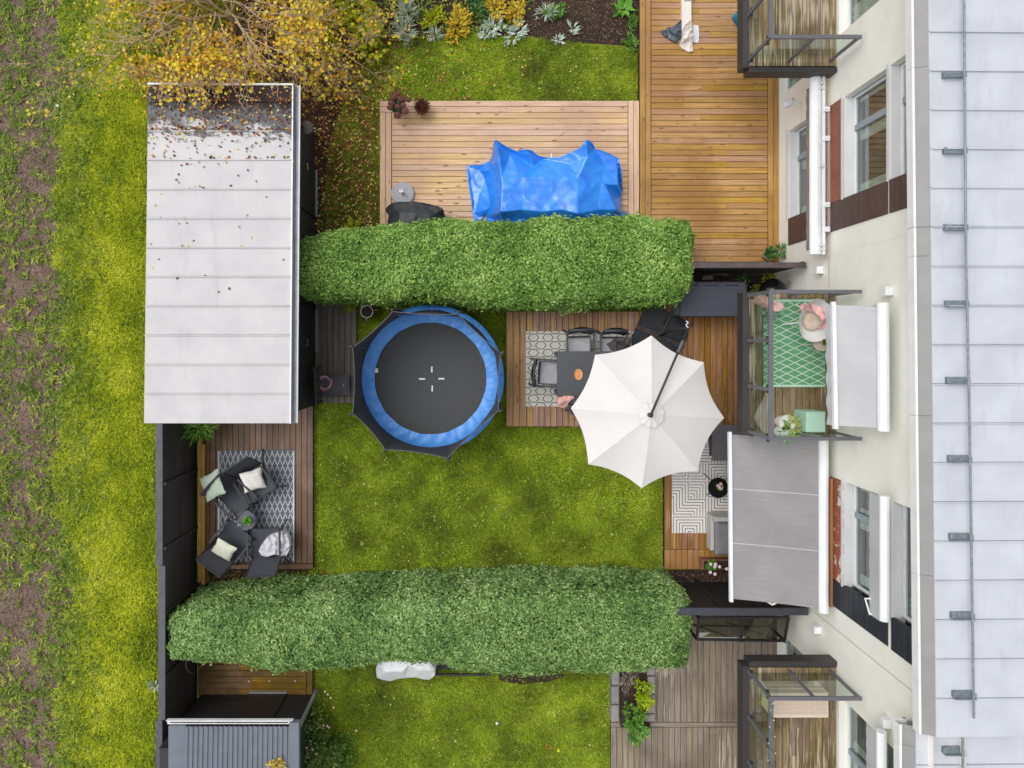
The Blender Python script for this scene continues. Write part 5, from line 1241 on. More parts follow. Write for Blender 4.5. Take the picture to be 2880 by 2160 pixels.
f = idw([(752,1530,.72),(790,1510,.74),(800,1550,.68),(735,1555,.66),(765,1552,.7)]); q = drape('throw_blanket', [(727,1549),(738,1528),(752,1510),(770,1502),(788,1499),(806,1504),(813,1522),(814,1545),(806,1562),(795,1565),(782,1561),(768,1560),(750,1567),(735,1562)], lambda x_,y_: f(x_,y_)+folds(x_,y_,.13,.03,64), .5, 2.0, M('throw_grey',(208,206,212),.95,.06,8))
tag(q, 'crumpled light grey blanket on the south-east lounge chair', 'blanket')
def round_table(label, px, py, z0, h, r, m, legs=3, a0=0.3):
    q = P(px,py,z0+h); root = thing('side_table', label, 'table', (q.x,q.y,z0)); mb = MB(); mb.lathe([(r*.96,h-.02),(r,h-.012),(r,h+.006),(r*.985,h+.006),(r*.975,h-.004)],(0,0,0),40); mb.build('table_top', m, root)
    for k in range(legs):
        a = a0+2*PI*k/legs; mb = MB(); mb.tube([(math.cos(a)*r*.4,math.sin(a)*r*.4,h-.02),(math.cos(a)*r*1.25,math.sin(a)*r*1.25,.0)],.011,6); mb.build('leg', m, root)
    return root
round_table('round grey side table between the lounge chairs', 691,1464,Z3+.0105,.44,.205,M('table_slate',(96,99,108),.6,.06))
q = P(699,1462,.62); mb = MB(); rt_ = thing('potted_plant','bright green bushy plant in pot on the round grey table','plant',(q.x,q.y,Z3+.44+.0075)); mb.lathe([(.04,0),(.055,.08),(.05,.08)],(0,0,0),16); mb.build('pot', m_frame, rt_)
N = 260; d = rdir(N,5,85); link('foliage', leaf_mesh('foliage', d*.045+np.array([0,0,.09]), d+G.normal(0,.3,(N,3)), np.cross(d,[.3,.8,.2]), .05, .035, leafmat('basil',[(0,(60,130,20)),(.5,(112,196,40)),(1,(170,230,90))],patch=0)), rt_)
q = P(676,1475,.6); mb = MB(); mb.lathe([(.02,0),(.045,.02),(.045,.1),(.043,.1),(.04,.025)],(0,0,0),18,cap1=False); tag(mb.build('tea_light_glass', glass('cup_glass',(236,240,242),1.2,.15), None, (q.x,q.y,Z3+.44+.0075), smooth=True), 'clear glass holder on the round grey table', 'glass')

# ================================================================ walkway corner: pot, cart
m_wht = M('enamel_white',(228,228,224),.4,.06)
q = P(1031,876,.5); rt_ = thing('planter_pot','white round pot on wire legs beside the trampoline','pot',(q.x,q.y,0)); mb = MB(); mb.lathe([(.09,.2),(.125,.5),(.135,.5),(.115,.47),(.115,.4)],(0,0,0),28,cap1=False); mb.build('pot', m_wht, rt_, smooth=True)
mb = MB(); mb.lathe([(.0,.43),(.114,.43)],(0,0,0),24,cap0=False,cap1=False); mb.build('soil', m_bed, rt_)
for a in (.2,2.4,4.6):
    mb = MB(); mb.tube([(math.cos(a)*.12,math.sin(a)*.12,.42),(math.cos(a)*.19,math.sin(a)*.19,.36),(math.cos(a)*.2,math.sin(a)*.2,0)],.008,5); mb.build('leg', m_wht, rt_)
q = P(940,1082,.1); rt_ = thing('folding_bench','black folding bench with padded seat against the shed walkway','bench',(q.x,q.y,.1)); o = Vector(rt_.location)
def rel(px,py,z): return P(px,py,z)-o
a, b = rel(893,1110,.45), rel(982,1056,.45); mb = MB(); r_c = .05
poly = [(a.x,a.y),(b.x-r_c,a.y)]+[(b.x-r_c+math.sin(t)*r_c,a.y+r_c-math.cos(t)*r_c) for t in np.linspace(.3,1.5,4)]+[(b.x-r_c+math.cos(t)*r_c,b.y-r_c+math.sin(t)*r_c) for t in np.linspace(.1,1.5,4)]+[(a.x,b.y)]
mb.prism(poly, .28, .33); cx_, cy_ = (a.x+b.x)/2,(a.y+b.y)/2; mb.build('seat_frame', m_blkmetal, rt_)
mb = MB(); mb.prism([((p[0]-cx_)*.9+cx_,(p[1]-cy_)*.82+cy_) for p in poly], .33, .352); mb.build('seat_pad', M('pad_charcoal',(66,68,74),.6,.1), rt_)
mb = MB(); q2 = rel(966,1084,.45); mb.lathe([(.016,.352),(.016,.356),(.009,.357)],(q2.x,q2.y,0),14); mb.build('emblem', M('emblem_pink',(226,178,170),.6), rt_)
mb = MB(); ua, ub = rel(884,1036,.95), rel(889,1136,.95)
for t_ in (0,.35,.73,1): p_ = ua.lerp(ub,t_); mb.beam((p_.x-.015,p_.y,.25),(p_.x,p_.y,p_.z),.03,.05,(0,1,0))
mb.beam(ua,ub,.03,.03); mb.beam(ua+Vector((-.01,0,-.4)),ub+Vector((-.01,0,-.4)),.03,.03); bk = mb.build('backrest_frame', m_blkmetal, rt_)
for t0,t1 in ((.03,.33),(.38,.7),(.76,.97)):
    p0,p1 = ua.lerp(ub,t0), ua.lerp(ub,t1); mb = MB(); mb.box(p0.x-.012,p0.x-.004,p1.y,p0.y,ua.z-.36,ua.z-.04); mb.build('back_panel', M('panel_brown',(96,84,82),.7,.1), bk)
for p_ in ((a.x+.03,a.y+.04),(a.x+.03,b.y-.04),(b.x-.06,a.y+.04),(b.x-.06,b.y-.04)):
    mb = MB(); mb.tube([(p_[0],p_[1],.28),(p_[0],p_[1],0.003)],.013,6); mb.build('leg', m_blkmetal, rt_)
q = P(914,1077,.46); mb = MB(); hoop = thing('skipping_rope','coiled pink and white rope lying on the black bench','rope',(q.x,q.y,.455))
for k in range(5):
    mb = MB(); r = .105+.012*k; mb.tube([(math.cos(t)*r+.008*math.sin(k*2+t*3),math.sin(t)*r*1.05+.008*math.cos(k+t*4),.008+.006*k+.004*math.sin(t*5+k)) for t in np.linspace(0,2*PI,33)],.006,5); mb.build('coil', m_wht if k % 2 else M('rope_pink',(190,70,110),.7), hoop)

# ================================================================ things on the north decks
m_tarp = M('tarp_blue',(44,146,250),.3,.08,4,.35,16,c2=(28,122,236),spec=.9)
ctrl = [(1411,501,1.0),(1460,500,1.0),(1520,499,1.0),(1580,499,1.0),(1626,499,1.0),(1626,550,1.0),(1626,601,1.0),(1408,596,.98),(1410,550,.99),(1470,548,.96),(1550,552,.95),(1520,596,.96),(1580,590,.97),(1470,590,.95),
    (1394,395,1.16),(1402,440,1.06),(1478,422,.98),(1470,450,.8),(1436,432,.86),(1530,448,.72),(1500,470,.78),(1590,425,.88),(1600,460,.85),(1649,394,1.16),(1652,440,1.04),(1672,418,.95),(1736,443,.92),(1700,460,.9),(1690,520,.86),(1738,520,.84),(1700,518,.86),(1680,590,.84),(1735,590,.8),
    (1372,455,.42),(1382,480,.6),(1372,530,.36),(1380,580,.5),(1368,610,.3),(1318,470,.27),(1330,520,.275),(1333,600,.27),(1350,540,.3),(1350,480,.3),(1345,610,.28),(1365,500,.3),
    (1749,530,.4),(1748,600,.45),(1766,603,.27),(1755,565,.35),(1420,632,.55),(1500,630,.62),(1600,632,.6),(1700,632,.5)]
tf = facets(ctrl)
outl = [(1393,392),(1405,400),(1424,412),(1450,424),(1456,426),(1468,421),(1482,420),(1497,423),(1508,434),(1520,440),(1538,442),(1551,443),(1563,444),(1580,440),(1606,428),(1634,414),(1642,402),(1649,392),(1660,396),(1668,404),(1674,418),(1700,426),(1733,441),(1738,443),(1744,462),(1749,490),(1750,520),(1752,538),(1748,540),(1746,560),(1747,592),(1766,600),(1760,612),(1745,616),(1740,640),(1440,640),(1368,622),(1365,595),(1352,624),(1333,625),(1325,560),(1318,520),(1313,466),(1340,464),(1360,461),(1372,455),(1380,448),(1385,430),(1388,405)]
q = drape('blue_tarpaulin', outl, lambda x_,y_: tf(x_,y_)+folds(x_*.5+y_*.2,y_*.8-x_*.3,.11,.006,70), Z1, 2.6, m_tarp)
tag(q, 'crumpled blue tarpaulin covering garden furniture on the pale deck', 'tarpaulin')
mb = MB(); q = P(1551.5,439,Z1+.04); mb.box(-.014,.014,-.06,.06,0,.03); tag(mb.build('white_stick', m_frame, None, (q.x,q.y,Z1+.002)), 'short white stick poking out behind the blue tarpaulin', 'stick')
m_conc = M('concrete',(182,184,186),.9,.2,40,.5,120)
q = P(1132,544,Z1+.06); rt_ = thing('parasol_base','round grey concrete parasol base with steel tube','parasol base',(q.x,q.y,Z1+.003)); mb = MB(); mb.lathe([(.235,0),(.245,.01),(.245,.06),(.23,.075),(.05,.085)],(0,0,0),36); mb.build('disc', m_conc, rt_)
mb = MB(); mb.lathe([(.032,.08),(.032,.32),(.026,.32),(.024,.25)],(0,0,0),16); mb.build('tube', m_steel, rt_)
m_bbq = M('bbq_cover',(60,62,66),.6,.15,6,.3,20)
f = idw([(1098,585,.55),(1105,575,.7),(1120,572,.95),(1150,568,.98),(1200,574,.98),(1230,580,.98),(1120,600,1.12),(1150,595,1.2),(1200,600,1.2),(1212,598,1.15),(1150,640,1.2),(1200,640,1.18),(1225,620,1.0),(1245,590,.95),(1246,610,.85),(1240,640,.8),(1100,600,.8),(1092,630,.7),(1105,640,.9)]); f = facets([(1084,588,.5),(1103,569,.9),(1166,566,.95),(1232,580,.93),(1247,590,.9),(1248,610,.6),(1246,650,.5),(1086,650,.5),(1090,620,.6),(1112,590,1.05),(1120,640,1.15),(1125,598,1.15),(1165,600,1.2),(1210,604,1.15),(1212,645,1.15),(1165,645,1.2),(1228,600,.98),(1150,578,1.0),(1200,585,1.0)])
q = drape('covered_barbecue', [(1084,588),(1090,580),(1103,570),(1118,568),(1166,566),(1200,572),(1232,580),(1246,587),(1248,600),(1246,650),(1086,650),(1090,620),(1094,604),(1086,596)], lambda x_,y_: f(x_,y_)+folds(x_,y_,.09,.008,74), Z1, 2.4, m_bbq)
tag(q, 'barbecue under a black fabric cover beside the hedge', 'barbecue')
def potted(name, label, px, py, z0, r, h, mp, cat='plant'):
    q = P(px,py,z0+h); root = thing(name, label, cat, (q.x,q.y,z0)); mb = MB(); mb.lathe([(r*.72,0),(r,h),(r*1.06,h),(r*1.06,h-.02),(r*.92,h-.02),(r*.9,h-.05)],(0,0,0),24); mb.build('pot', mp, root, smooth=False); return root
def tuft(root, n, L, W, m, el, spread, h, nm='foliage'):
    a = G.random(n)*2*PI; rr = np.sqrt(G.random(n))*spread; az = a+G.normal(0,.5,n); e = np.radians(el[0]+(el[1]-el[0])*G.random(n))
    link(nm, leaf_mesh(nm, np.stack([np.cos(a)*rr,np.sin(a)*rr,h+G.random(n)*.05],1), np.stack([np.cos(az)*np.cos(e),np.sin(az)*np.cos(e),np.sin(e)],1), np.stack([G.normal(0,.4,n),G.normal(0,.4,n),np.ones(n)],1), L*(.6+.6*G.random(n)), W, m, np.clip(G.normal(.5,.25,n),0,1),.2), root)
m_pot_g = M('pot_grey',(70,76,88),.6,.1)
rt_ = potted('hydrangea', 'potted hydrangea with withered red-brown flower heads on the deck corner', 1118,300,Z1+.003,.13,.22,m_pot_g); tuft(rt_,70,.13,.07,m_dkgreen,(10,60),.1,.25); 
m_hyd = M('hydrangea_red',(122,72,66),.9,.35,40,.8,90,c2=(72,44,38)); hl = Vector(rt_.location)
for px, py in ((1102,290),(1120,262),(1148,280),(1118,300),(1108,272),(1128,278),(1118,324),(1140,312),(1096,302),(1134,296)):
    p_ = P(px,py,.72+R.uniform(-.05,.08))-hl; mb = MB(); r = R.uniform(.055,.075); mb.grid(14,9,lambda u,v: (p_.x+math.cos(u*2*PI)*math.sin(v*PI)*r*(1+.12*math.sin(u*40+v*20)),p_.y+math.sin(u*2*PI)*math.sin(v*PI)*r*(1+.12*math.sin(u*33)),p_.z+math.cos(v*PI)*r*.7),True); mb.build('flower_head', m_hyd, rt_, smooth=False)
rt_ = potted('withered_plant','dark brown withered bushy plant in pot on the deck edge',1187,305,Z1+.003,.1,.16,m_pot_g); tuft(rt_,420,.17,.014,m_brownp,(0,70),.06,.2)
rt_ = potted('potted_shrub','small potted shrub on the deck beside the house wall',2165,714,Z1+.003,.12,.25,M('pot_pale',(196,176,140),.7,.1)); tuft(rt_,120,.1,.05,m_dkgreen,(10,70),.08,.25)
plant('trailing_plant','dark sprawling plant against the wall next to the potted shrub','plant',P(2193,706,.5),70,.16,.025,m_dkgreen,(0,40),.1,.12)
# camera and packaging
q = P(2204,279,1.6); rt_ = thing('wall_camera','white round surveillance camera on the north house wall','camera',(WX-.01,q.y,1.35)); o = Vector(rt_.location); rq = Vector((-.28,0,0)); mb = MB(); mb.tube([rq+Vector((-.07,-.05,.03)),rq+Vector((-.04,-.03,.06)),rq+Vector((.05,.03,.08))],[.06,.085,.075],18); mb.build('body', m_frame, rt_, smooth=False)
mb = MB(); mb.tube([rq+Vector((.05,.03,.085)),rq+Vector((.062,.037,.1))],.045,14); mb.build('lens', m_blkmetal, rt_)
mb = MB(); mb.tube([rq+Vector((.05,.05,.0)),rq+Vector((.12,.12,-.02)),Vector((.005,-.0,-.03))],.014,6); mb.build('bracket', m_frame, rt_)
m_film = M('plastic_film',(226,216,208),.25,.12,7,.4,14); m_carton = M('carton_white',(234,226,218),.7,.05,5)
rt_ = thing('flat_carton','long white carton lying on the north deck','carton',P(1931,40,Z1+.01)); o = Vector(rt_.location); a, b = P(1918,60,Z1+.1)-o, P(1945,-70,Z1+.1)-o
mb = MB(); mb.bbox(a.x,b.x,a.y,b.y,-.005,.09,.006); mb.build('carton', m_carton, rt_); mb = MB(); q = P(1935,2,Z1+.1)-o; mb.box(q.x-.08,q.x+.09,q.y-.012,q.y+.012,.0905,.092); mb.build('tape', m_galv, rt_)
f = idw([(1930,70,.4),(1930,100,.37),(1925,135,.28),(1945,130,.3),(1915,130,.27),(1940,40,.42)]); q = drape('plastic_wrap', [(1919,58),(1945,58),(1948,85),(1950,110),(1948,128),(1950,144),(1935,145),(1920,137),(1911,126),(1917,112),(1919,90)], lambda x_,y_: f(x_,y_)+folds(x_,y_,.12,.018,80), Z1+.002, 2.0, m_film)
tag(q, 'crumpled clear plastic wrap at the end of the white carton', 'plastic')
f = idw([(1870,92,.3),(1900,85,.4),(1912,60,.36),(1900,110,.33)]); q = drape('dark_bag', [(1916,54),(1917,100),(1908,108),(1902,118),(1885,110),(1860,92),(1860,85),(1872,84),(1876,77),(1890,76),(1905,66)], lambda x_,y_: f(x_,y_)+folds(x_,y_,.12,.02,82), Z1+.002, 2.0, M('bag_dark',(82,92,108),.35,.2,8,.4,16)); tag(q, 'dark grey plastic bag on the deck beside the white carton', 'bag')
f = idw([(1955,75,.27),(1962,115,.26),(1950,100,.28)]); q = drape('paper_sheet', [(1949,70),(1965,72),(1967,100),(1965,117),(1961,121),(1949,117)], lambda x_,y_: f(x_,y_)+folds(x_,y_,.05,.003,84), Z1+.001, 2.5, M('paper',(226,228,234),.8,.04)); tag(q, 'white folded sheet beside the plastic wrap', 'paper')
f = idw([(2080,40,.5),(2085,70,.4),(2100,60,.5)]); q = drape('blue_bag', [(2070,33),(2095,30),(2110,60),(2100,92),(2085,86),(2078,60)], lambda x_,y_: f(x_,y_)+folds(x_,y_,.12,.02,86), Z1+.002, 2.5, M('bag_teal',(30,128,160),.35,.2,6,.4,14)); tag(q, 'teal blue plastic bag half under the north balcony', 'bag')

# ================================================================ storage box, kettle grill, rubble
m_box = M('box_charcoal',(74,78,90),.55,.06,8)
lz = .88; a, b = P(1917,888,lz), P(2101,800,lz); rt_ = thing('storage_box','dark grey plastic cushion box under the hedge end','storage box',((a.x+b.x)/2,(a.y+b.y)/2,Z2+.003)); o = Vector(rt_.location)
mb = MB(); mb.bbox(a.x-o.x-.02,b.x-o.x-.02,a.y-o.y+.0,b.y-o.y+.03,0,.6,.02); body = mb.build('body', m_box, rt_)
for k in range(5):
    mb = MB(); mb.box(a.x-o.x-.026,a.x-o.x-.0205,a.y-o.y+.03,b.y-o.y,.06+k*.1,.06+k*.1+.085); mb.build('rib', M('box_side',(120,122,128),.6,.06), body)
mb = MB(); mb.bbox(a.x-o.x-.015,b.x-o.x,a.y-o.y-.015,b.y-o.y-.02,.605,.66,.015); lid = mb.build('lid', m_box, rt_)
for k in range(10):
    y_ = a.y-o.y+.03+k*(b.y-a.y-.12)/10; mb = MB(); mb.bbox(a.x-o.x+.05,b.x-o.x-.06,y_,y_+(b.y-a.y-.12)/10-.016,.66,.67,.002); mb.build('lid_rib', m_box, lid)
mb = MB(); w_ = (b.x-a.x)/6
mb.bbox(a.x-o.x+.2,b.x-o.x,b.y-o.y-.018,b.y-o.y+.06,.6,.645,.01)
for k in (1,3,5): mb.bbox(a.x-o.x+.12+k*w_*.93,a.x-o.x+.12+(k+.75)*w_*.93,b.y-o.y-.05,b.y-o.y+.04,.647,.668,.005)
mb.build('hinge', m_box, lid)
m_gloss = M('enamel_black',(26,26,28),.25,.1)
q = P(2176,822,.85); rt_ = thing('kettle_grill','round black kettle grill beneath the centre balcony','grill',(q.x,q.y,Z2+.003)); mb = MB(); mb.lathe([(.0,.84),(.1,.83),(.2,.77),(.27,.66),(.285,.62),(.27,.55),(.2,.44),(.08,.39)],(0,0,0),28,cap0=False); mb.f = [f[::-1] for f in mb.f]; mb.build('bowl', m_gloss, rt_, smooth=True)
for a_ in (.5,2.6,4.7): mb = MB(); mb.tube([(math.cos(a_)*.12,math.sin(a_)*.12,.42),(math.cos(a_)*.26,math.sin(a_)*.26,0)],.012,6); mb.build('leg', m_steel, rt_)
mb = MB(); mb.tube([(.22,.12,.66),(.3,.18,.7),(.3,.24,.66)],.012,6); mb.build('handle', m_steel, rt_)
q = P(2118,805,.4); mb = MB(); mb.grid(12,7,lambda u,v: (math.cos(u*2*PI)*.05*math.sin(v*PI),math.sin(u*2*PI)*.1*math.sin(v*PI),.06+.05*math.cos(v*PI)),True); tag(mb.build('rubber_clog', m_gloss, None, (q.x,q.y,Z2-.005), -.3, smooth=True), 'small black shoe standing beside the storage box', 'shoe')
m_stone = M('stone_grey',(150,146,142),.9,.2,12,.4,60)
for (px,py,w_,h_),lab in (((2030,769,32,8),'grey stone below the screen, middle of three'),((1990,781,30,12),'grey stone below the screen, nearest the hedge end'),((2164,767,28,8),'pale stone below the screen, nearest the house wall')):
    q = P(px,py,.03); mb = MB(); s_ = H/F; mb.bbox(-w_*s_/2,w_*s_/2,-h_*s_/2,h_*s_/2,0,.05,.015); tag(mb.build('garden_stone', m_stone, None, (q.x,q.y,.005), R.uniform(-.1,.1)), lab, 'stone')
plant('shade_fern','small dark leafy plant in the soil below the screen','plant',P(2085,775,.02),60,.08,.04,m_dkgreen,(5,50),.13,.06)
plant('shade_fern','small mossy plant at the wall end of the soil strip','plant',P(2165,785,.02),60,.07,.04,m_lime,(5,50),.13,.05)

# ================================================================ terrace below the awning
m_sofa = M('sofa_frame',(186,184,182),.6,.06); m_sofac = M('sofa_cushion',(128,127,130),.9,.1,9,.2,80)
q = P(2062,1502,.5); rt_ = thing('garden_sofa','light framed garden sofa with grey seat cushion under the awning','sofa',(q.x+.25,q.y,Z2+.0105)); o = Vector(rt_.location)
a, b = P(1998,1552,.5), P(1998,1448,.5)
mb = MB(); mb.bbox(a.x-o.x,a.x-o.x+.75,a.y-o.y+.03,b.y-o.y,.05,.33,.02); mb.build('base', m_sofa, rt_)
mb = MB(); mb.bbox(a.x-o.x+.06,a.x-o.x+.78,a.y-o.y-.03,b.y-o.y-.09,.332,.46,.05); mb.build('seat_cushion', m_sofac, rt_)
mb = MB(); mb.bbox(a.x-o.x+.02,a.x-o.x+.78,b.y-o.y-.085,b.y-o.y+.01,.332,.55,.02); mb.build('armrest', m_sofa, rt_)
mb = MB(); mb.bbox(a.x-o.x+.79,a.x-o.x+.9,a.y-o.y,b.y-o.y,.05,.75,.03); mb.build('backrest', m_sofa, rt_)
q = P(2060,1245,.6); rt_ = thing('storage_bench','dark grey flat bench half under the parasol and awning','bench',(q.x,q.y,Z2+.0105)); mb = MB(); mb.bbox(-.42,.42,-.37,.37,.38,.42,.01); mb.build('top', M('bench_grey',(104,100,104),.7,.05), rt_)
mb = MB(); mb.box(-.36,.36,-.31,.31,0,.379); mb.build('body', m_blkmetal, rt_)
round_table('round black side table with flowers beside the awning', 2020,1372,Z2+.0105,.45,.21,m_gloss,3,2.2)
m_fp = M('petal_pink',(236,190,196),.7,.12); m_fw = M('petal_white',(240,228,222),.7,.06)
q = P(2021,1367,.72); rt_ = thing('flower_arrangement','small pink and white flowers in a vase on the black side table','flowers',(q.x,q.y,Z2+.467)); mb = MB(); mb.lathe([(.03,0),(.045,.05),(.02,.12)],(0,0,0),14); mb.build('vase', m_frame, rt_, smooth=True); tuft(rt_,40,.07,.03,m_green,(0,60),.03,.1)
bloom(rt_, [Vector((.02,.06,.14)),Vector((-.01,-.01,.17)),Vector((.03,-.03,.15)),Vector((-.03,.02,.15))], .035, m_fp)
q = P(2012,1590,.45); rt_ = thing('flower_box','brown wooden flower box with pale pink blooms','planter',(q.x+.1,q.y,Z2-.1)); o = Vector(rt_.location); m_tub = M('tub_brown',(146,96,74),.7,.15,6)
mb = MB(); mb.bbox(-.36,.36,-.1,.1,0,.3,.02); mb.build('box', m_tub, rt_); mb = MB(); mb.box(-.33,.33,-.08,.08,.3,.305); mb.build('soil', m_bed, rt_)
tuft(rt_,60,.09,.06,m_green,(5,60),.07,.3)
for ch in rt_.children:
    if ch.name.startswith('foliage'): ch.location = (-.18,.0,0)
bloom(rt_, [P(x_,y_,.55)-o for x_,y_ in ((1999,1587),(2013,1587),(2024,1594),(1998,1610),(2011,1615),(2011,1594),(2044,1600))], .038, m_fp if 0 else M('petal_pale',(238,212,222),.7,.05))

# ================================================================ balcony furniture
BR = BZ+.0145
m_shell = M('shell_white',(242,242,242),.35,.02); m_cbeige = M('cushion_beige',(222,206,186),.9,.08,16,.3,60); m_bpink = M('blanket_pink',(238,186,182),.95,.07,9)
q = P(2282,902,BR+.45); rt_ = thing('shell_chair','white shell chair with beige cushion on the green rug','chair',(q.x,q.y,BR),math.radians(150)); 
def sh(u, v):
    a = u*2*PI; r = .09+.27*v; back = max(0,math.cos(a))**1.2; return (math.cos(a)*r*1.02, math.sin(a)*r, .40+.02*v+.06*v**2+ (.36*back+.1*abs(math.sin(a)))*v**2.2)
mb = MB(); mb.grid(36,9,sh,True); mb.lathe([(.0,.4),(.09,.4)],(0,0,0),36,cap0=False,cap1=False); mb.build('shell', m_shell, rt_, smooth=True)
for a_ in (.7,2.4,3.9,5.4): mb = MB(); mb.tube([(math.cos(a_)*.1,math.sin(a_)*.1,.4),(math.cos(a_)*.3,math.sin(a_)*.3,0)],.013,6); mb.build('leg', m_shell, rt_)
q = P(2284,903,BR+.47); mb = MB(); mb.lathe([(.0,.03),(.06,.05),(.12,.055),(.155,.03),(.16,.0),(.14,-.03),(0,-.035)],(0,0,0),28,cap0=False,cap1=False); mb.f=[f[::-1] for f in mb.f]
tag(mb.build('seat_cushion', m_cbeige, None, (q.x,q.y,BR+.47), smooth=True), 'round beige tufted cushion on the white shell chair', 'cushion')
f = idw([(2256,862,3.1),(2290,862,3.45),(2310,890,3.5),(2325,880,3.6),(2318,920,3.4),(2270,868,3.25)]); q = drape('throw_blanket', [(2248,872),(2252,856),(2262,852),(2285,855),(2300,860),(2318,868),(2330,872),(2330,915),(2318,926),(2306,930),(2304,920),(2312,905),(2306,890),(2290,878),(2272,872),(2258,875)], lambda x_,y_: f(x_,y_)+folds(x_,y_,.12,.02,90), BZ+.3, 2.0, m_bpink, skirt=False); tag(q, 'pink knitted throw over the white shell chair', 'blanket')
round_table('round rattan side table on the centre balcony', 2311,963,BR,.45,.15,M('rattan_top',(206,196,178),.8,.15,30),4,.3)
q = P(2321,961,BR+.55); rt_ = thing('potted_plant','small cactus in a pink pot on the rattan table','plant',(q.x,q.y,BR+.46)); mb = MB(); mb.lathe([(.04,0),(.055,.07),(.045,.07)],(0,0,0),16); mb.build('pot', M('pot_peach',(232,176,150),.7), rt_); tuft(rt_,90,.06,.025,m_green,(20,85),.03,.07)
m_mint = M('mint_metal',(176,212,192),.5,.03); a, b = P(2268,1216,BZ+.47), P(2322,1158,BZ+.47); rt_ = thing('mint_box','mint green square metal stool box on the balcony corner','box',((a.x+b.x)/2,(a.y+b.y)/2,BZ+.004)); o = Vector(rt_.location)
mb = MB(); mb.bbox(a.x-o.x,b.x-o.x,a.y-o.y,b.y-o.y,0,.47,.012); mb.build('body', m_mint, rt_); mb = MB(); mb.lathe([(.018,.47),(.018,.476),(.012,.477)],(0,0,0),16); mb.build('knob', m_mint, rt_)
for lab,px,py,m_,n_ in (('white pot of long yellow-green grass on the balcony',2215,1190,leafmat('sedge',[(0,(92,110,30)),(.5,(148,160,60)),(1,(206,206,110))],patch=.1),150),('white pot partly hidden behind the balcony railing corner',2212,1219,m_green,60)):
    rt_ = potted('potted_grass', lab, px, py, BZ+.004, .135, .3, m_shell); tuft(rt_, n_//2, .17, .016 if n_>100 else .03, m_, (5,65), .08, .28)
    if n_ > 100:
        for ch in rt_.children:
            if ch.name.startswith('foliage'): ch.location = (.06,-.03,0)
f = idw([(2175,862,3.15),(2195,862,3.2),(2150,845,3.1),(2180,848,3.2)]); q = drape('rolled_blanket', [(2136,842),(2140,834),(2160,834),(2180,848),(2195,850),(2204,858),(2203,868),(2190,876),(2178,874),(2165,858),(2150,852)], lambda x_,y_: f(x_,y_)+folds(x_,y_,.15,.012,92), BZ+.01, 1.8, m_bpink); tag(q, 'pink blanket roll in the balcony corner by the railing', 'blanket')
plant('reflection_tuft','grey-green leaf tuft standing in for a reflection in the balcony corner glass','plant',P(2156,876,BZ+.05),70,.1,.06,leafmat('reflection_leaf',[(0,(92,120,100)),(.5,(132,160,138)),(1,(168,190,170))],patch=.1),(0,60),.13,.25)  # grey-green reflection in the railing glass, modelled as leaves; no real plant here
# wicker bench on the south balcony
m_wick = M('wicker_pale',(224,206,190),.8,.06,20); m_wickl = M('wicker_line',(176,148,132),.8,.05)
a, b = P(2171,2020,3.15), P(2331,1950,3.15); rt_ = thing('wicker_bench','pale wicker bench with grid pattern on the south balcony','bench',((a.x+b.x)/2,(a.y+b.y)/2,BZ+.004)); o = Vector(rt_.location)
mb = MB(); mb.bbox(a.x-o.x,b.x-o.x,a.y-o.y,b.y-o.y,0,.44,.012); mb.build('body', m_wick, rt_); mb = MB(); W_, D_ = b.x-a.x, b.y-a.y
for k in range(1,36): X = -W_/2+.03+(W_-.06)*k/36; mb.ribbon([(X,-D_/2+.05),(X,D_/2-.03)],.004,.442)
for k in range(1,15): Y = -D_/2+.05+(D_-.08)*k/15; mb.ribbon([(-W_/2+.03,Y),(W_/2-.03,Y)],.004,.4425)
mb.build('wicker_grid', m_wickl, rt_); mb = MB()
for z_ in (.12,.27): mb.box(-W_/2+.01,W_/2-.01,D_/2+.001,D_/2+.012,z_,z_+.03)
mb.build('slat', m_wick, rt_)
rt_ = thing('string_lights','string of small warm bulbs wound round the south balcony railing','lights',(4.72,-6.9,BZ+1.0)); m_bulb = M('bulb',(240,214,160),.4,.05); mb = MB(); pts_ = []
for k in range(60):
    y_ = 1.05-k*.045; pts_.append((.045*math.sin(k*1.1),y_,.02+.03*math.cos(k*1.1)))
mb.tube(pts_,.004,4); mb.build('cable', m_blkmetal, rt_)
for k in range(0,60,3):
    mb = MB(); p_ = pts_[k]; mb.lathe([(.004,0),(.012,.012),(.006,.026)],(p_[0]*1.4,p_[1],p_[2]),8); mb.build('bulb', m_bulb, rt_)

# ================================================================ south garden: stone planter, covered bench, toys, tools
m_blocks = M('paving_block',(150,144,142),.9,.12,10,.4,70,objvar=.12)
rt_ = thing('stone_planter','raised bed of grey concrete blocks with green shrubs','planter',P(1781,1955,0)); o = Vector(rt_.location)
mb = MB(); mb.prism([(p.x-o.x,p.y-o.y) for p in (P(1740,1880,0),P(1822,1880,0),P(1822,2030,0),P(1740,2030,0))],.004,.22); mb.build('soil', m_bed, rt_)
for x0_,y0_,x1_,y1_ in ((1721,1877,1744,1928),(1720,1930,1743,1982),(1719,1984,1743,2032),(1820,1862,1844,1901),(1822,1903,1845,1953),(1820,1955,1845,2008),(1808,2010,1845,2032)):
    p0, p1 = P(x0_,y1_,.3)-o, P(x1_,y0_,.3)-o; mb = MB(); mb.bbox(p0.x+.006,p1.x-.006,p0.y+.006,p1.y-.006,0,.3+R.uniform(-.01,.01),.022); mb.build('block', m_blocks, rt_)
plant('juniper','lime-gold conifer in the stone planter','shrub',P(1808,1950,.25),520,.06,.03,leafmat('gold_conifer',[(0,(84,120,10)),(.5,(150,176,20)),(1,(200,206,60))],patch=.2),(0,80),.24,.18)
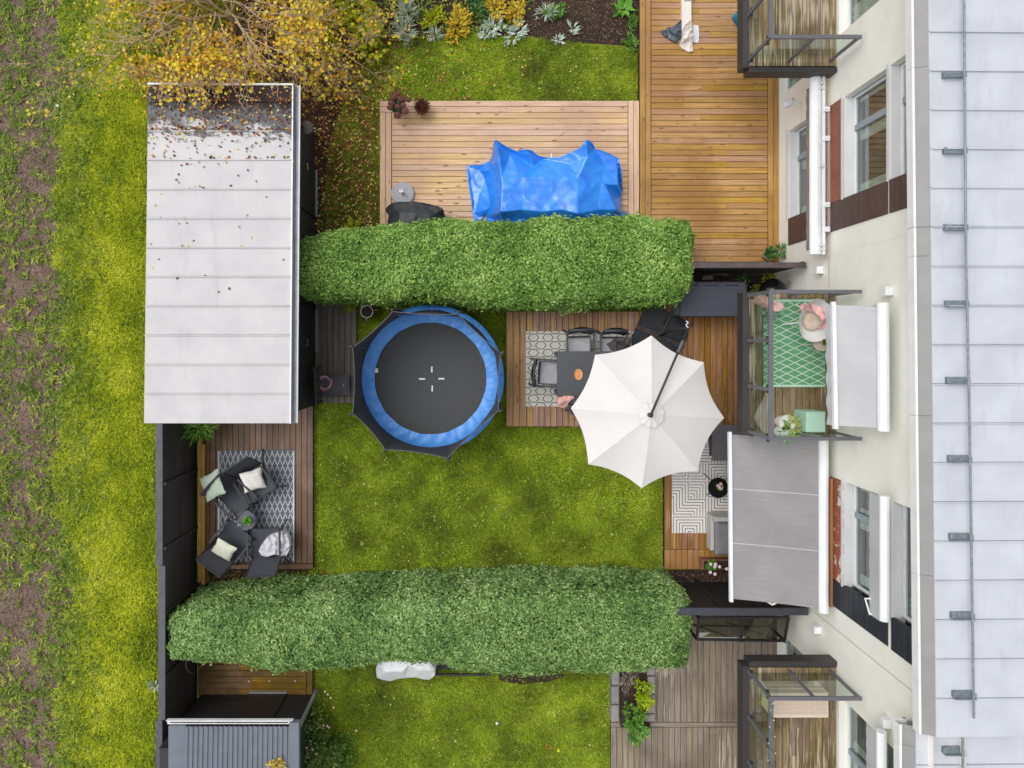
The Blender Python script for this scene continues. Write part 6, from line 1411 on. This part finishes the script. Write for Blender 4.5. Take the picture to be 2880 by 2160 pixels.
plant('leafy_shrub','fresh green leafy shrub overhanging the stone planter end','shrub',P(1783,2025,.3),520,.07,.045,m_green,(0,60),.28,.25)
plant('dry_lavender','dry grey-brown twiggy plant in the stone planter','plant',P(1762,1905,.25),160,.12,.01,leafmat('dry_twig',[(0,(96,90,80)),(.5,(140,132,120)),(1,(176,170,156))],patch=.1),(0,70),.16,.12)
f = idw([(1070,1880,.85),(1095,1900,.55),(1062,1900,.45),(1120,1885,.85),(1150,1885,.84),(1200,1885,.84),(1215,1890,.7),(1150,1905,.5),(1195,1908,.45),(1100,1914,.3),(1140,1870,.88)]); f = facets([(1057,1880,.5),(1062,1868,.8),(1075,1858,.86),(1110,1850,.86),(1200,1850,.86),(1222,1880,.8),(1224,1896,.6),(1208,1912,.3),(1168,1905,.42),(1120,1909,.36),(1098,1916,.2),(1075,1912,.3),(1060,1906,.36),(1068,1872,.9),(1084,1890,.86),(1090,1904,.5),(1135,1888,.88),(1140,1900,.56),(1180,1886,.86),(1212,1884,.84),(1196,1902,.52),(1150,1868,.9),(1200,1866,.88)]); q = drape('covered_bench', [(1057,1880),(1062,1868),(1075,1858),(1110,1850),(1200,1850),(1222,1880),(1224,1896),(1218,1904),(1208,1912),(1190,1911),(1168,1905),(1145,1907),(1120,1909),(1098,1916),(1075,1912),(1060,1906)], lambda x_,y_: f(x_,y_)+folds(x_,y_,.1,.007,96), .02, 2.4, M('cover_white',(236,236,240),.5,.04,5)); tag(q, 'bench under a white plastic cover half hidden by the south hedge', 'covered bench')
q = P(1302,1896,.3); mb = MB(); mb.box(-.6,.6,-.02,.02,.25,.29); mb.box(-.6,.6,.1,.38,.22,.25); 
for x_ in (-.55,.55): mb.box(x_-.02,x_+.02,0,.36,0,.22)
tag(mb.build('low_bench', m_gframe, None, (q.x,q.y-.02,.0)), 'low black metal bench beside the white covered bench', 'bench')
q = P(1571,2110,.03); mb = MB(); rt_ = thing('ball_on_rope','yellow ball on an orange rope lying on the south lawn','toy',(q.x,q.y,.0)); mb.grid(14,9,lambda u,v: (math.cos(u*2*PI)*math.sin(v*PI)*.034,math.sin(u*2*PI)*math.sin(v*PI)*.034,.038+math.cos(v*PI)*.034),True); mb.f=[f_[::-1] for f_ in mb.f]; mb.build('ball', M('ball_yellow',(226,226,60),.7), rt_, smooth=True)
mb = MB(); mb.tube([(-.03,.02,.05),(-.1,.07,.05),(-.17,.05,.05),(-.24,.04,.05),(-.28,.09,.05),(-.25,.14,.05),(-.19,.11,.05),(-.15,.06,.06)],.007,5); mb.build('rope', M('rope_orange',(214,150,50),.8), rt_)
for px,py,lab in ((1398,2034,'white tennis-sized ball on the south lawn'),(163,298,'white pebble on the brown field'),(1001,2055,'small white pebble beside the rose bush')):
    q = P(px,py,.03); mb = MB(); r = .033 if px != 1001 else .02; mb.grid(12,8,lambda u,v: (math.cos(u*2*PI)*math.sin(v*PI)*r*(1.1 if px==163 else 1),math.sin(u*2*PI)*math.sin(v*PI)*r,r*.9+math.cos(v*PI)*r*.9),True); mb.f=[f_[::-1] for f_ in mb.f]
    tag(mb.build('pebble' if px != 1398 else 'small_ball', m_frame, None, (q.x,q.y,.004), smooth=True), lab, 'ball' if px == 1398 else 'stone')
a, b = P(557,1884,.2), P(582,1854,.9); mb = MB(); c = (a+b)/2; mb.tube([a-c,b-c],.013,6); tag(mb.build('broom_stick', M('stick_pine',(214,170,120),.6), None, c), 'pine broom stick leaning at the end of the south hedge', 'stick')
mb = MB(); pts_ = [P(523,1840,1.2),P(524,1880,1.0),P(531,1890,.9),P(545,1893,.7)]; c = pts_[1].copy(); mb.tube([p-c for p in pts_],.016,6); tag(mb.build('black_pipe', m_rail, None, c), 'bent grey pipe against the black fence by the hedge end', 'pipe')
for k,(px,py,lab) in enumerate(((700,1917,'left of three white pebbles on the mossy deck'),(757,1916,'middle of three white pebbles on the mossy deck'),(830,1916,'right of three white pebbles on the mossy deck'))):
    q = P(px,py,.14); mb = MB(); mb.lathe([(.012,0),(.02,.008),(.012,.018)],(0,0,0),9); tag(mb.build('pebble', m_frame, None, (q.x,q.y,.122)), lab, 'stone')
